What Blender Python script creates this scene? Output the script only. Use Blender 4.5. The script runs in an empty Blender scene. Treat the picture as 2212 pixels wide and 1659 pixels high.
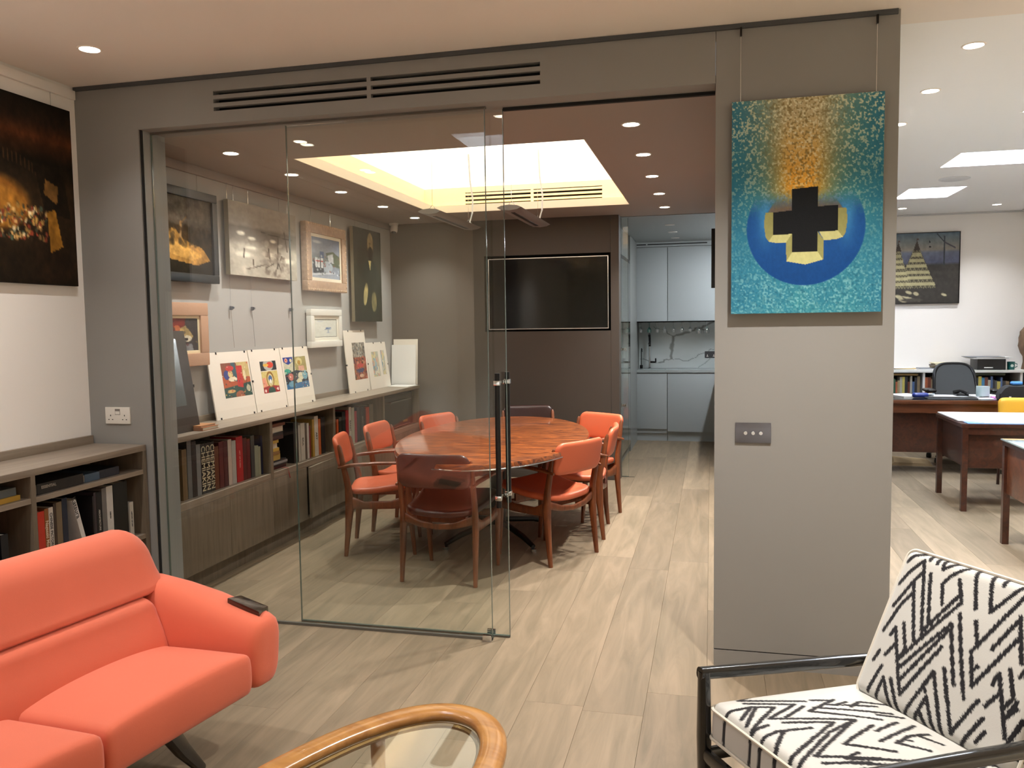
import bpy, bmesh, math, random
import numpy as np
from mathutils import Vector, Matrix
sc = bpy.context.scene
COL = sc.collection
R = math.radians
random.seed(7)

# ---------------------------------------------------------------- camera
W, H, FPX = 2212, 1659, 1776.0
YAW, PIT, ROL = 0.23796, 0.07232, 0.01391
def _axes():
    f = np.array([-math.sin(YAW)*math.cos(PIT), math.cos(YAW)*math.cos(PIT), -math.sin(PIT)])
    r = np.array([math.cos(YAW), math.sin(YAW), 0.0]); d = np.cross(f, r)
    c, s = math.cos(ROL), math.sin(ROL)
    return np.array([r*c+d*s, -r*s+d*c, f])
AX = _axes(); CAMP = np.array([0, 0, 1.5])
def at(px, py, ax, v):
    """photo pixel -> point on the plane ax = v"""
    d = AX.T @ np.array([(px-W/2)/FPX, (py-H/2)/FPX, 1.0]); i = 'xyz'.index(ax)
    return CAMP + d*((v-CAMP[i])/d[i])
cam = bpy.data.cameras.new('camera'); camo = bpy.data.objects.new('camera', cam); COL.objects.link(camo)
cam.sensor_width = 36; cam.sensor_fit = 'HORIZONTAL'; cam.lens = 36*FPX/W; cam.clip_start = .05
r, d, f = AX
camo.matrix_world = Matrix(((r[0], -d[0], -f[0], 0), (r[1], -d[1], -f[1], 0), (r[2], -d[2], -f[2], 1.5), (0, 0, 0, 1)))
sc.camera = camo
# ---------------------------------------------------------------- world and exposure
wd = bpy.data.worlds.new('world'); sc.world = wd; wd.use_nodes = True
wd.node_tree.nodes['Background'].inputs[0].default_value = (.75, .82, .9, 1)
wd.node_tree.nodes['Background'].inputs[1].default_value = .25
vs = sc.view_settings
vs.view_transform = 'Standard'; vs.look = 'None'; vs.gamma = 1; vs.use_curve_mapping = False
vs.exposure = 0.0
sc.cycles.max_bounces = 8; sc.cycles.diffuse_bounces = 4; sc.cycles.glossy_bounces = 4; sc.cycles.transparent_max_bounces = 16; sc.cycles.caustics_reflective = False; sc.cycles.caustics_refractive = False
# light strengths, all in one place
SKY_MEET, SKY_FRONT, SKY_OFFICE, COVE = 1.5, 7.6, 58.0, 3.2
SPOT_MEET, SPOT_FRONT, SPOT_OFFICE, SPOT_PILLAR, KITCHEN = 95, 28, 225, 255, 175

# ---------------------------------------------------------------- helpers
def lin(c):
    if isinstance(c, str):
        c = c.lstrip('#'); c = [int(c[i:i+2], 16)/255 for i in (0, 2, 4)]
    return tuple(x/12.92 if x <= .04045 else ((x+.055)/1.055)**2.4 for x in c[:3])
MATS = {}
def mat(name, col='#808080', rough=.5, metal=0, spec=.5, emit=0, ecol=None, bump=0, bscale=200, var=0, vscale=3, coat=0, sheen=0):
    if name in MATS: return MATS[name]
    m = bpy.data.materials.new(name); m.use_nodes = True; nt = m.node_tree; N = nt.nodes; L = nt.links
    b = N['Principled BSDF']; c = lin(col)
    b.inputs['Base Color'].default_value = (*c, 1); b.inputs['Roughness'].default_value = rough
    b.inputs['Metallic'].default_value = metal; b.inputs['Specular IOR Level'].default_value = spec
    b.inputs['Coat Weight'].default_value = coat; b.inputs['Coat Roughness'].default_value = .06
    b.inputs['Sheen Weight'].default_value = sheen
    if emit:
        b.inputs['Emission Color'].default_value = (*lin(ecol or col), 1); b.inputs['Emission Strength'].default_value = emit
    tc = N.new('ShaderNodeTexCoord')
    if var:
        n = N.new('ShaderNodeTexNoise'); n.inputs['Scale'].default_value = vscale; n.inputs['Detail'].default_value = 4
        L.new(tc.outputs['Object'], n.inputs['Vector'])
        mr = N.new('ShaderNodeMapRange'); mr.inputs[1].default_value = .3; mr.inputs[2].default_value = .7
        mr.inputs[3].default_value = 1-var; mr.inputs[4].default_value = 1+var; L.new(n.outputs['Fac'], mr.inputs[0])
        mx = N.new('ShaderNodeMix'); mx.data_type = 'RGBA'; mx.blend_type = 'MULTIPLY'; mx.inputs[0].default_value = 1
        mx.inputs[6].default_value = (*c, 1); L.new(mr.outputs[0], mx.inputs[7]); L.new(mx.outputs[2], b.inputs['Base Color'])
    if bump:
        n = N.new('ShaderNodeTexNoise'); n.inputs['Scale'].default_value = bscale; n.inputs['Detail'].default_value = 3
        L.new(tc.outputs['Object'], n.inputs['Vector'])
        bp = N.new('ShaderNodeBump'); bp.inputs['Strength'].default_value = bump; bp.inputs['Distance'].default_value = .002
        L.new(n.outputs['Fac'], bp.inputs['Height']); L.new(bp.outputs[0], b.inputs['Normal'])
    MATS[name] = m; return m
def wood(name, c1, c2, grain='y', scale=14, rough=.45, coat=0, tint=.0, stretch=12, spec=.5, dist=1.2):
    """straight-grained wood, the grain along an object axis, every object its own offset and tint"""
    if name in MATS: return MATS[name]
    m = bpy.data.materials.new(name); m.use_nodes = True; nt = m.node_tree; N = nt.nodes; L = nt.links
    b = N['Principled BSDF']; b.inputs['Roughness'].default_value = rough; b.inputs['Coat Weight'].default_value = coat
    b.inputs['Coat Roughness'].default_value = .08; b.inputs['Specular IOR Level'].default_value = spec
    tc = N.new('ShaderNodeTexCoord'); oi = N.new('ShaderNodeObjectInfo'); mp = N.new('ShaderNodeMapping')
    s = [scale]*3; s['xyz'.index(grain)] = scale/stretch; mp.inputs['Scale'].default_value = s
    mu = N.new('ShaderNodeVectorMath'); mu.operation = 'SCALE'; mu.inputs[0].default_value = (37, 53, 71)
    L.new(oi.outputs['Random'], mu.inputs['Scale']); L.new(tc.outputs['Object'], mp.inputs['Vector']); L.new(mu.outputs[0], mp.inputs['Location'])
    n = N.new('ShaderNodeTexNoise'); n.inputs['Scale'].default_value = 1; n.inputs['Detail'].default_value = 7
    n.inputs['Roughness'].default_value = .62; n.inputs['Distortion'].default_value = dist
    L.new(mp.outputs[0], n.inputs['Vector'])
    cr = N.new('ShaderNodeValToRGB'); cr.color_ramp.elements[0].position = .32; cr.color_ramp.elements[1].position = .68
    cr.color_ramp.elements[0].color = (*lin(c1), 1); cr.color_ramp.elements[1].color = (*lin(c2), 1)
    L.new(n.outputs['Fac'], cr.inputs[0])
    mr = N.new('ShaderNodeMapRange'); mr.inputs[3].default_value = 1-tint; mr.inputs[4].default_value = 1+tint
    L.new(oi.outputs['Random'], mr.inputs[0])
    mx = N.new('ShaderNodeMix'); mx.data_type = 'RGBA'; mx.blend_type = 'MULTIPLY'; mx.inputs[0].default_value = 1
    L.new(cr.outputs[0], mx.inputs[6]); L.new(mr.outputs[0], mx.inputs[7]); L.new(mx.outputs[2], b.inputs['Base Color'])
    bp = N.new('ShaderNodeBump'); bp.inputs['Strength'].default_value = .12; bp.inputs['Distance'].default_value = .001
    L.new(n.outputs['Fac'], bp.inputs['Height']); L.new(bp.outputs[0], b.inputs['Normal'])
    MATS[name] = m; return m
def glass(name, tint=(.97, .985, .975), refl=.03, rough=0.0):
    """thin clear pane: straight-through light plus Schlick reflection"""
    if name in MATS: return MATS[name]
    m = bpy.data.materials.new(name); m.use_nodes = True; nt = m.node_tree; N = nt.nodes; L = nt.links
    N.remove(N['Principled BSDF']); out = N['Material Output']
    t = N.new('ShaderNodeBsdfTransparent'); t.inputs[0].default_value = (*tint, 1)
    g = N.new('ShaderNodeBsdfGlossy'); g.inputs['Roughness'].default_value = rough; g.inputs[0].default_value = (1, 1, 1, 1)
    lw = N.new('ShaderNodeLayerWeight'); lw.inputs[0].default_value = .5
    p = N.new('ShaderNodeMath'); p.operation = 'POWER'; p.inputs[1].default_value = 5; L.new(lw.outputs['Facing'], p.inputs[0])
    q = N.new('ShaderNodeMath'); q.operation = 'MULTIPLY_ADD'; q.inputs[1].default_value = .9; q.inputs[2].default_value = refl
    L.new(p.outputs[0], q.inputs[0]); x = N.new('ShaderNodeMixShader'); L.new(q.outputs[0], x.inputs[0])
    L.new(t.outputs[0], x.inputs[1]); L.new(g.outputs[0], x.inputs[2]); L.new(x.outputs[0], out.inputs[0])
    MATS[name] = m; return m
def vcol(name, rough=.55, coat=0, bump=0, spec=.5, sheen=0):
    """paint and print: colour carried by the mesh"""
    if name in MATS: return MATS[name]
    m = mat(name, rough=rough, coat=coat, bump=bump, bscale=250, spec=spec, sheen=sheen); nt = m.node_tree
    a = nt.nodes.new('ShaderNodeVertexColor'); a.layer_name = 'Col'
    nt.links.new(a.outputs[0], nt.nodes['Principled BSDF'].inputs['Base Color']); return m

def chain(o):
    m = Matrix.Identity(4)
    while o is not None: m = o.matrix_basis @ m; o = o.parent
    return m
def tag(o, label=None, cat=None, group=None, kind=None):
    if label: o['label'] = label
    if cat: o['category'] = cat
    if group: o['group'] = group
    if kind: o['kind'] = kind
    return o
def thing(name, label, cat, loc=(0, 0, 0), rz=0, group=None):
    o = bpy.data.objects.new(name, None); COL.objects.link(o); o.empty_display_size = .1
    o.location = loc; o.rotation_euler = (0, 0, rz)
    return tag(o, label, cat, group)
def copy_tree(o, parent=None):
    c = o.copy(); COL.objects.link(c); c.parent = parent
    for ch in list(o.children): copy_tree(ch, c)
    return c
class MB:
    def __init__(s): s.v = []; s.f = []
    def box(s, x0, x1, y0, y1, z0, z1):
        n = len(s.v); s.v += [(x, y, z) for z in (z0, z1) for y in (y0, y1) for x in (x0, x1)]
        s.f += [tuple(n+i for i in q) for q in ((0, 2, 3, 1), (4, 5, 7, 6), (0, 1, 5, 4), (2, 6, 7, 3), (0, 4, 6, 2), (1, 3, 7, 5))]; return s
    def obox(s, c, size, rot):
        n = len(s.v); s.box(*[k for a in size for k in (-a/2, a/2)])
        for i in range(n, len(s.v)): s.v[i] = tuple(Vector(c) + rot @ Vector(s.v[i]))
        return s
    def hexa(s, bottom, top):
        """8-corner block from two quads (same winding)"""
        n = len(s.v); s.v += [tuple(p) for p in bottom] + [tuple(p) for p in top]
        s.f += [tuple(n+i for i in q) for q in ((3, 2, 1, 0), (4, 5, 6, 7), (0, 1, 5, 4), (1, 2, 6, 5), (2, 3, 7, 6), (3, 0, 4, 7))]; return s
    def tube(s, path, rad, n=10, cap=True, closed=False, up=(0, 0, 1), sq=2.0):
        P = [Vector(p) for p in path]; k = len(P); base = len(s.v)
        if not isinstance(rad, list): rad = [rad]*k
        for i in range(k):
            if closed: t = P[(i+1) % k]-P[i-1]
            else: t = P[min(i+1, k-1)]-P[max(i-1, 0)]
            t.normalize(); u = Vector(up)
            if abs(t.dot(u)) > .98: u = Vector((0, 1, 0)) if abs(t.y) < .9 else Vector((1, 0, 0))
            a = t.cross(u).normalized(); b = a.cross(t)
            rr = rad[i]; ra, rb = rr if isinstance(rr, (tuple, list)) else (rr, rr)
            for j in range(n):
                q = 2*math.pi*(j+.5)/n; c, z = math.cos(q), math.sin(q); e = 2/sq
                s.v.append(tuple(P[i] + a*ra*math.copysign(abs(c)**e, c) + b*rb*math.copysign(abs(z)**e, z)))
        for i in range(k if closed else k-1):
            for j in range(n):
                A = base+i*n; B = base+((i+1) % k)*n
                s.f.append((A+j, A+(j+1) % n, B+(j+1) % n, B+j))
        if cap and not closed:
            s.f.append(tuple(base+j for j in range(n))[::-1]); s.f.append(tuple(base+(k-1)*n+j for j in range(n)))
        return s
    def lathe(s, prof, c=(0, 0, 0), n=24, M=None):
        base = len(s.v); k = len(prof); M = M or Matrix.Identity(3)
        for r_, z in prof:
            for j in range(n):
                q = 2*math.pi*j/n; s.v.append(tuple(Vector(c) + M @ Vector((r_*math.cos(q), r_*math.sin(q), z))))
        for i in range(k-1):
            for j in range(n): s.f.append((base+i*n+j, base+i*n+(j+1) % n, base+(i+1)*n+(j+1) % n, base+(i+1)*n+j))
        s.f.append(tuple(base+j for j in range(n))[::-1]); s.f.append(tuple(base+(k-1)*n+j for j in range(n))); return s
    def prism(s, poly, a0, a1, ax='z'):
        """extrude a 2d polygon along an axis"""
        n = len(poly); b = len(s.v); mk = {'z': lambda p, a: (p[0], p[1], a), 'y': lambda p, a: (p[0], a, p[1]), 'x': lambda p, a: (a, p[0], p[1])}[ax]
        s.v += [mk(p, a0) for p in poly] + [mk(p, a1) for p in poly]
        s.f += [tuple(b+i for i in range(n))[::-1], tuple(b+n+i for i in range(n))]
        s.f += [(b+i, b+(i+1) % n, b+n+(i+1) % n, b+n+i) for i in range(n)]; return s
    def loft(s, rings, cap=True):
        """closed rings of equal length, joined in order"""
        b = len(s.v); n = len(rings[0])
        for q in rings: s.v += [tuple(p) for p in q]
        for i in range(len(rings)-1):
            for j in range(n): s.f.append((b+i*n+j, b+i*n+(j+1) % n, b+(i+1)*n+(j+1) % n, b+(i+1)*n+j))
        if cap: s.f.append(tuple(b+j for j in range(n))[::-1]); s.f.append(tuple(b+(len(rings)-1)*n+j for j in range(n)))
        return s
    def holes(s, a0, a1, b0, b1, c0, c1, holes, plane='xy'):
        """slab with rectangular holes (in its own plane)"""
        A = sorted({a0, a1, *[v for h in holes for v in h[:2]]}); B = sorted({b0, b1, *[v for h in holes for v in h[2:]]})
        for i in range(len(A)-1):
            for j in range(len(B)-1):
                ma, mb = (A[i]+A[i+1])/2, (B[j]+B[j+1])/2
                if any(h[0] < ma < h[1] and h[2] < mb < h[3] for h in holes): continue
                if plane == 'xy': s.box(A[i], A[i+1], B[j], B[j+1], c0, c1)
                else: s.box(A[i], A[i+1], c0, c1, B[j], B[j+1])
        return s
    def build(s, name, m, parent=None, bevel=0, seg=2, smooth=False, weld=False, label=None, cat=None, group=None, kind=None, local=False):
        me = bpy.data.meshes.new(name); V = s.v
        if parent is not None and not local:
            inv = chain(parent).inverted(); V = [tuple(inv @ Vector(p)) for p in V]
        me.from_pydata(V, [], s.f)
        bm = bmesh.new(); bm.from_mesh(me)
        if weld: bmesh.ops.remove_doubles(bm, verts=bm.verts, dist=2e-5)
        bmesh.ops.recalc_face_normals(bm, faces=bm.faces)
        if bevel:
            bmesh.ops.bevel(bm, geom=[e for e in bm.edges if e.is_manifold and e.calc_face_angle(0) > .5], offset=bevel, segments=seg, affect='EDGES', profile=.7)
        bm.to_mesh(me); bm.free()
        if smooth or bevel:
            me.polygons.foreach_set('use_smooth', [True]*len(me.polygons)); me.set_sharp_from_angle(angle=R(35 if not weld else 60))
        if m: me.materials.append(m)
        o = bpy.data.objects.new(name, me); COL.objects.link(o); o.parent = parent
        return tag(o, label, cat, group, kind)
def bx(name, x0, x1, y0, y1, z0, z1, m, parent=None, bevel=0, **k):
    return MB().box(x0, x1, y0, y1, z0, z1).build(name, m, parent, bevel, **k)
def pillow(w, h, t, r, re, nx=20, ny=20, crown=0, fn=None, p=2.5, mb=None, flat=False):
    """soft rounded slab centred on the origin: X across, Y along, Z thick"""
    mb = mb or MB(); us = np.sin(np.linspace(-1, 1, nx)*math.pi/2); vs_ = np.sin(np.linspace(-1, 1, ny)*math.pi/2)
    base = len(mb.v); pts = {}
    for side in (1, -1):
        for j, v in enumerate(vs_):
            for i, u in enumerate(us):
                x, y = u*w/2, v*h/2; dx, dy = abs(x)-(w/2-r), abs(y)-(h/2-r)
                if dx > 0 and dy > 0:
                    ddx = dx*math.sqrt(max(0, 1-dy*dy/(2*r*r))); ddy = dy*math.sqrt(max(0, 1-dx*dx/(2*r*r)))
                    e = r-math.hypot(ddx, ddy); x = math.copysign(w/2-r+ddx, x); y = math.copysign(h/2-r+ddy, y)
                else: e = min(w/2-abs(x), h/2-abs(y))
                e = max(0, e); k = min(e/re, 1); z = t/2*(1-(1-k)**p)**(1/p)*side
                if side > 0 or not flat: z += side*crown*(1-(2*x/w)**2)*(1-(2*y/h)**2)
                q = (x, y, z); mb.v.append(tuple(fn(*q)) if fn else q)
    n = nx*ny
    for j in range(ny-1):
        for i in range(nx-1):
            a = base+j*nx+i; mb.f.append((a, a+1, a+nx+1, a+nx)); a += n; mb.f.append((a, a+nx, a+nx+1, a+1))
    return mb
def text(s, size, m, parent, loc, X, Y, name='lettering', align='LEFT', ext=.0004, bold=0):
    """flat lettering: X is the reading direction, Y is up on the face"""
    cu = bpy.data.curves.new(name, 'FONT'); cu.body = s; cu.size = size; cu.extrude = ext; cu.align_x = align; cu.align_y = 'CENTER'; cu.offset = bold
    o = bpy.data.objects.new(name, cu); COL.objects.link(o); dg = bpy.context.evaluated_depsgraph_get(); dg.update()
    me = bpy.data.meshes.new_from_object(o.evaluated_get(dg)); bpy.data.objects.remove(o); bpy.data.curves.remove(cu)
    X = Vector(X).normalized(); Y = Vector(Y).normalized(); Z = X.cross(Y)
    M = Matrix((X, Y, Z)).transposed().to_4x4(); M.translation = Vector(loc)
    me.transform((chain(parent).inverted() if parent else Matrix.Identity(4)) @ M)
    me.materials.clear(); me.materials.append(m)
    o = bpy.data.objects.new(name, me); COL.objects.link(o); o.parent = parent; return o

# ---- a small painter for pictures: colours end up on the vertices of a fine flat grid
def vnoise(w, h, sx, sy=None, seed=0, octv=3):
    rg = np.random.RandomState(seed); out = np.zeros((h, w)); amp = 1; tot = 0; sy = sy or sx
    for o in range(octv):
        gx, gy = int(sx*2**o)+2, int(sy*2**o)+2; g = rg.rand(gy, gx)
        X = np.linspace(0, gx-1.001, w); Y = np.linspace(0, gy-1.001, h); xi = X.astype(int); yi = Y.astype(int)
        fx = X-xi; fy = (Y-yi)[:, None]; fx = fx*fx*(3-2*fx); fy = fy*fy*(3-2*fy)
        a = g[yi][:, xi]*(1-fx)+g[yi][:, xi+1]*fx; b = g[yi+1][:, xi]*(1-fx)+g[yi+1][:, xi+1]*fx
        out += amp*(a*(1-fy)+b*fy); tot += amp; amp *= .55
    return out/tot
def hx(c): return np.array([int(c.lstrip('#')[i:i+2], 16)/255 for i in (0, 2, 4)])
class Art:
    def __init__(s, w, h, bg='#808080'):
        s.w, s.h = w, h; s.a = np.ones((h, w, 3))*hx(bg)
        s.X, s.Y = np.meshgrid((np.arange(w)+.5)/w, (np.arange(h)+.5)/h)
    def blend(s, m, c):
        m = np.clip(m, 0, 1)[..., None]; s.a = s.a*(1-m)+(hx(c) if isinstance(c, str) else c)*m; return s
    def vgrad(s, stops):
        ys = [p for p, _ in stops]; cs = np.array([hx(c) for _, c in stops])
        for k in range(3): s.a[..., k] = np.interp(s.Y, ys, cs[:, k])
        return s
    def ell(s, cx, cy, rx, ry, c, soft=.08, al=1, rot=0):
        x, y = s.X-cx, s.Y-cy; q = R(rot); x, y = x*math.cos(q)+y*math.sin(q), -x*math.sin(q)+y*math.cos(q)
        return s.blend(np.clip((1-np.sqrt((x/rx)**2+(y/ry)**2))/soft, 0, 1)*al, c)
    def rect(s, x0, y0, x1, y1, c, al=1): return s.blend(((s.X > x0) & (s.X < x1) & (s.Y > y0) & (s.Y < y1))*al, c)
    def poly(s, pts, c, al=1):
        ins = np.zeros((s.h, s.w), bool); n = len(pts)
        for i in range(n):
            (x0, y0), (x1, y1) = pts[i], pts[(i+1) % n]
            if y0 == y1: continue
            ins ^= ((s.Y > min(y0, y1)) & (s.Y <= max(y0, y1))) & (s.X < x0+(s.Y-y0)*(x1-x0)/(y1-y0))
        return s.blend(ins*al, c)
    def seg(s, x0, y0, x1, y1, wd, c, al=1):
        dx, dy = x1-x0, y1-y0; t = np.clip(((s.X-x0)*dx+(s.Y-y0)*dy)/(dx*dx+dy*dy+1e-9), 0, 1)
        dd = np.hypot(s.X-x0-t*dx, s.Y-y0-t*dy); return s.blend((wd-dd)/(wd*.4)*al, c)
    def dabs(s, n, x0, x1, y0, y1, r0, r1, cols, seed=0, al=.9):
        g = random.Random(seed)
        for _ in range(n): s.ell(g.uniform(x0, x1), g.uniform(y0, y1), g.uniform(r0, r1), g.uniform(r0, r1), g.choice(cols), .4, al, g.uniform(0, 90))
        return s
    def grain(s, amt, scale, seed=1, sy=None):
        s.a *= (1+amt*(vnoise(s.w, s.h, scale, sy, seed)-.5)*2)[..., None]; return s
    def mesh(s, name, o, X, Y, m, parent=None):
        """o top-left corner, X right edge vector, Y down edge vector"""
        o, X, Y = map(np.array, (o, X, Y)); P = (o[None, None]+np.linspace(0, 1, s.w)[None, :, None]*X+np.linspace(0, 1, s.h)[:, None, None]*Y).reshape(-1, 3)
        if parent is not None:
            M = np.array(chain(parent).inverted()); P = P @ M[:3, :3].T+M[:3, 3]
        i = np.arange((s.h-1)*s.w).reshape(s.h-1, s.w)[:, :-1].ravel(); F = np.stack([i, i+s.w, i+s.w+1, i+1], 1)
        me = bpy.data.meshes.new(name); me.from_pydata(P.tolist(), [], F.tolist())
        ca = me.color_attributes.new('Col', 'FLOAT_COLOR', 'POINT'); c = np.clip(s.a, 0, 1)
        c = np.where(c <= .04045, c/12.92, ((c+.055)/1.055)**2.4).reshape(-1, 3)
        ca.data.foreach_set('color', np.c_[c, np.ones(len(c))].ravel().astype(np.float32)); me.materials.append(m)
        ob = bpy.data.objects.new(name, me); COL.objects.link(ob); ob.parent = parent; return ob
# ---------------------------------------------------------------- materials
M_white = mat('white_paint', '#f1ede8', .75, bump=.03, bscale=300)
M_ceil = mat('ceiling_paint', '#f0e7df', .85)
M_grey = mat('grey_wall_paint', '#8b8986', .62, bump=.03, bscale=260, var=.02, vscale=2)
M_lgrey = mat('light_grey_paint', '#aaa8a5', .7, bump=.03, bscale=260)
M_taupe = mat('taupe_panel', '#423b35', .5, var=.03, vscale=3)
M_tceil = mat('taupe_ceiling_paint', '#988d84', .6)
M_cove = mat('cove_paint', '#ece4d2', .7)
M_black = mat('black_shadow_gap', '#0b0b0b', .8)
M_blackm = mat('black_metal', '#0d0d0e', .35, .3)
M_chrome = mat('chrome', '#d8dadb', .12, 1)
M_steel = mat('brushed_steel', '#7d7e88', .32, 1)
M_alu = mat('aluminium_grey', '#a09f9f', .38, .75)
M_edge = mat('glass_edge', '#59665f', .15, 0, .8)
M_glass = glass('clear_glass')
M_oak = wood('pale_oak_floor', '#766955', '#917f69', 'y', 13, .40, tint=.18, stretch=9, spec=.35)
M_ash = wood('taupe_oak_veneer', '#655a4b', '#7d705f', 'z', 26, .5, tint=.04, stretch=14)
M_ashh = wood('taupe_oak_veneer_long', '#7d7062', '#978979', 'y', 26, .42, tint=.03, stretch=18)
M_teak = wood('teak', '#552811', '#824520', 'z', 30, .38, coat=.25, stretch=8)
M_rose = wood('rosewood', '#3c160b', '#b4622c', 'x', 11, .3, coat=.7, stretch=4, dist=3.2)
M_beech = wood('honey_wood', '#9c6833', '#c08b4c', 'y', 16, .28, coat=.5, stretch=8)
M_dwood = wood('dark_wood', '#2a120b', '#47200f', 'y', 22, .35, coat=.3, stretch=8)
M_mwood = wood('mid_brown_wood', '#4a2614', '#6d3c20', 'x', 18, .35, coat=.3, stretch=8)
M_cream = mat('cream_card', '#efe7da', .7)
M_paper = mat('white_paper', '#f0efec', .8)
M_pages = mat('page_block', '#d8cfbd', .9, bump=.2, bscale=400)
M_kgrey = mat('kitchen_grey_lacquer', '#a6adaf', .3)
M_dim = mat('unlit_lens', '#c9c9c6', .4)
ORD = ['first', 'second', 'third', 'fourth', 'fifth', 'sixth', 'seventh', 'eighth', 'ninth', 'tenth', 'eleventh', 'twelfth', 'thirteenth', 'fourteenth', 'fifteenth', 'sixteenth', 'seventeenth', 'eighteenth', 'nineteenth', 'twentieth']
# ---------------------------------------------------------------- room shell
XL, YG, ZC, ZM = -3.13, 3.61, 2.72, 2.51      # left wall, grey wall, main ceiling, meeting room ceiling
XP0, XP1 = .016, .723                          # pillar panel
YT = 7.80                                      # television wall
YK, YO = 10.95, 10.60                          # kitchen and office end walls
XR, YB = 5.2, -2.6
floor = bx('floor', XL-.12, XR+.1, YB-.1, 11.2, -.14, -.016, M_oak, kind='structure')
PW = .235; rg = random.Random(11); proto = {}
for k in range(-14, 23):
    xa = -.012+PW*k; xb = xa+PW
    if xb < XL+.02 or xa > 5.0: continue
    xa = max(xa, XL+.001); y = -.9-rg.uniform(0, 2.0)
    while y < 10.93:
        ln = rg.choice((1.9, 2.1, 2.3)); y1 = min(y+ln, 10.94); y0 = max(y, -.9)
        if y1-y0 > .05 and not (xa > XP1+.2 and y0 > 10.5):
            key = (round(xb-xa, 3), round(y1-y0, 2))
            if key not in proto:
                w2, l2 = (xb-xa)/2-.0003, (y1-y0)/2-.0003
                o = bx('plank', -w2, w2, -l2, l2, -.0155, 0, M_oak, bevel=.0007, seg=1); proto[key] = o.data
            else: o = bpy.data.objects.new('plank', proto[key]); COL.objects.link(o)
            o.parent = floor; o.location = ((xa+xb)/2, (y0+y1)/2, 0)
        y += ln
S = dict(kind='structure')
bx('wall_left', XL-.12, XL, YB, YG, 0, ZC, M_white, **S)
bx('wall_left_inner', XL-.12, XL, YG, 8.0, 0, ZC, M_lgrey, **S)
bx('wall_back', XL-.12, XR+.1, YB-.1, YB, 0, ZC, M_white, **S)
bx('wall_right', XR, XR+.1, YB, YO+.1, 0, ZC, M_white, **S)
bx('wall_office_end', XP1+.001, XR+.1, YO, YO+.1, 0, ZC, M_white, **S)
bx('wall_kitchen_end', -1.6, XP1+.0005, YK, YK+.1, 0, 2.7, M_lgrey, **S)
bx('wall_core', .14, XP1, 3.80, 8.20, 0, 2.9, M_grey, **S)
bx('wall_kitchen_right', XP1-.03, XP1, 8.20, YK, 0, 2.9, M_lgrey, **S)
wf = bx('wall_front', XL, -2.765, YG, 3.80, 0, ZC, M_grey, **S)
bx('jamb_lining', -2.7655, -2.755, 3.632, 3.80, 0, 2.49, mat('jamb_grey', '#8f918f', .35), wf)
bx('shadow_groove', -2.7645, -2.758, 3.618, 3.631, 0, 2.489, M_black, wf)
VX0, VX1, VZ0, VZ1 = -2.34, -.73, 2.548, 2.642
MB().holes(-2.765, XP0-.002, 2.49, ZC, YG, 3.80, [(VX0, VX1, VZ0, VZ1)], 'xz').build('wall_header', M_grey, **S)
wp = bx('wall_pillar', XP0, XP1, YG, 3.80, .075, ZC, M_grey, **S)
bx('baseboard_pillar', XP0, XP1, YG+.001, 3.80, 0, .070, M_grey, **S)
bx('trim_1', -3.125, XP1-.01, 3.598, YG, 2.70, 2.719, mat('picture_track', '#4d4f52', .5, .3), **S)
bx('trim_2', XL, XL+.018, YB, 3.6, 2.655, 2.70, M_white, bevel=.003, **S)
bx('trim_3', XL, XL+.02, 3.80, YT, 2.455, ZM, M_tceil, bevel=.002, **S)
# air vent in the header
v = thing('air_vent', 'long slotted air vent in the grey header above the glass wall', 'vent', ((VX0+VX1)/2, YG, VZ0))
bx('backing', VX0, VX1, 3.66, 3.67, VZ0, VZ1, M_black, v)
zs = [VZ0+.018, VZ0+.018+.038]
for z in zs: bx('slat', VX0, VX1, YG, 3.635, z, z+.019, M_grey, v)
for a, b in ((-1.545, -1.525),): bx('bridge', a, b, YG+.002, 3.635, VZ0, VZ1, M_grey, v)
# meeting room: television wall, ceiling, far left return
tl = bx('wall_far_left', XL, -2.265, YT, YT+.16, 0, 2.9, mat('taupe_wall', '#685f57', .55, var=.03, vscale=3), **S)
tw = MB().holes(-2.265, -.922, 0, 2.9, YT, YT+.16, [(-2.155, -.922, 1.43, 2.165)], 'xz').build('wall_television', M_taupe, **S)
bx('recess_back', -2.155, -.922, YT+.10, YT+.16, 1.43, 2.165, M_black, tw)
bx('end_panel', -.9205, -.843, YT-.002, YT+.16, 0, 2.9, M_taupe, tw)
bx('baseboard_television', -2.80, -.845, YT-.014, YT-.001, 0, .075, M_taupe, bevel=.002, **S)
CX0, CX1, CY0, CY1 = -2.45, -.68, 4.58, 7.17
mc = MB().holes(XL, .14, 3.80, 7.96, ZM, 2.575, [(CX0, CX1, CY0, CY1)]).build('ceiling_meeting', M_tceil, **S)
cw = MB()
a0, a1, b0, b1 = CX0-.12, CX1+.12, CY0-.12, CY1+.11
cw.box(a0-.02, a0, b0, b1, 2.575, 2.80).box(a1, a1+.02, b0, b1, 2.575, 2.80).box(a0, a1, b0-.02, b0, 2.575, 2.80)
cw.holes(a0, a1, 2.575, 2.80, b1, b1+.02, [(-2.18, -.93, 2.592, 2.702)], 'xz')
cw.build('cove_wall', M_cove, mc)
lip = MB()   # painted lip of the light well
t = .006
lip.box(CX0, CX0+t, CY0, CY1, ZM+.002, 2.577).box(CX1-t, CX1, CY0, CY1, ZM+.002, 2.577).box(CX0, CX1, CY0, CY0+t, ZM+.002, 2.577).box(CX0, CX1, CY1-t, CY1, ZM+.002, 2.577)
lip.build('cove_lip', M_cove, mc)
led = MB()
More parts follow.
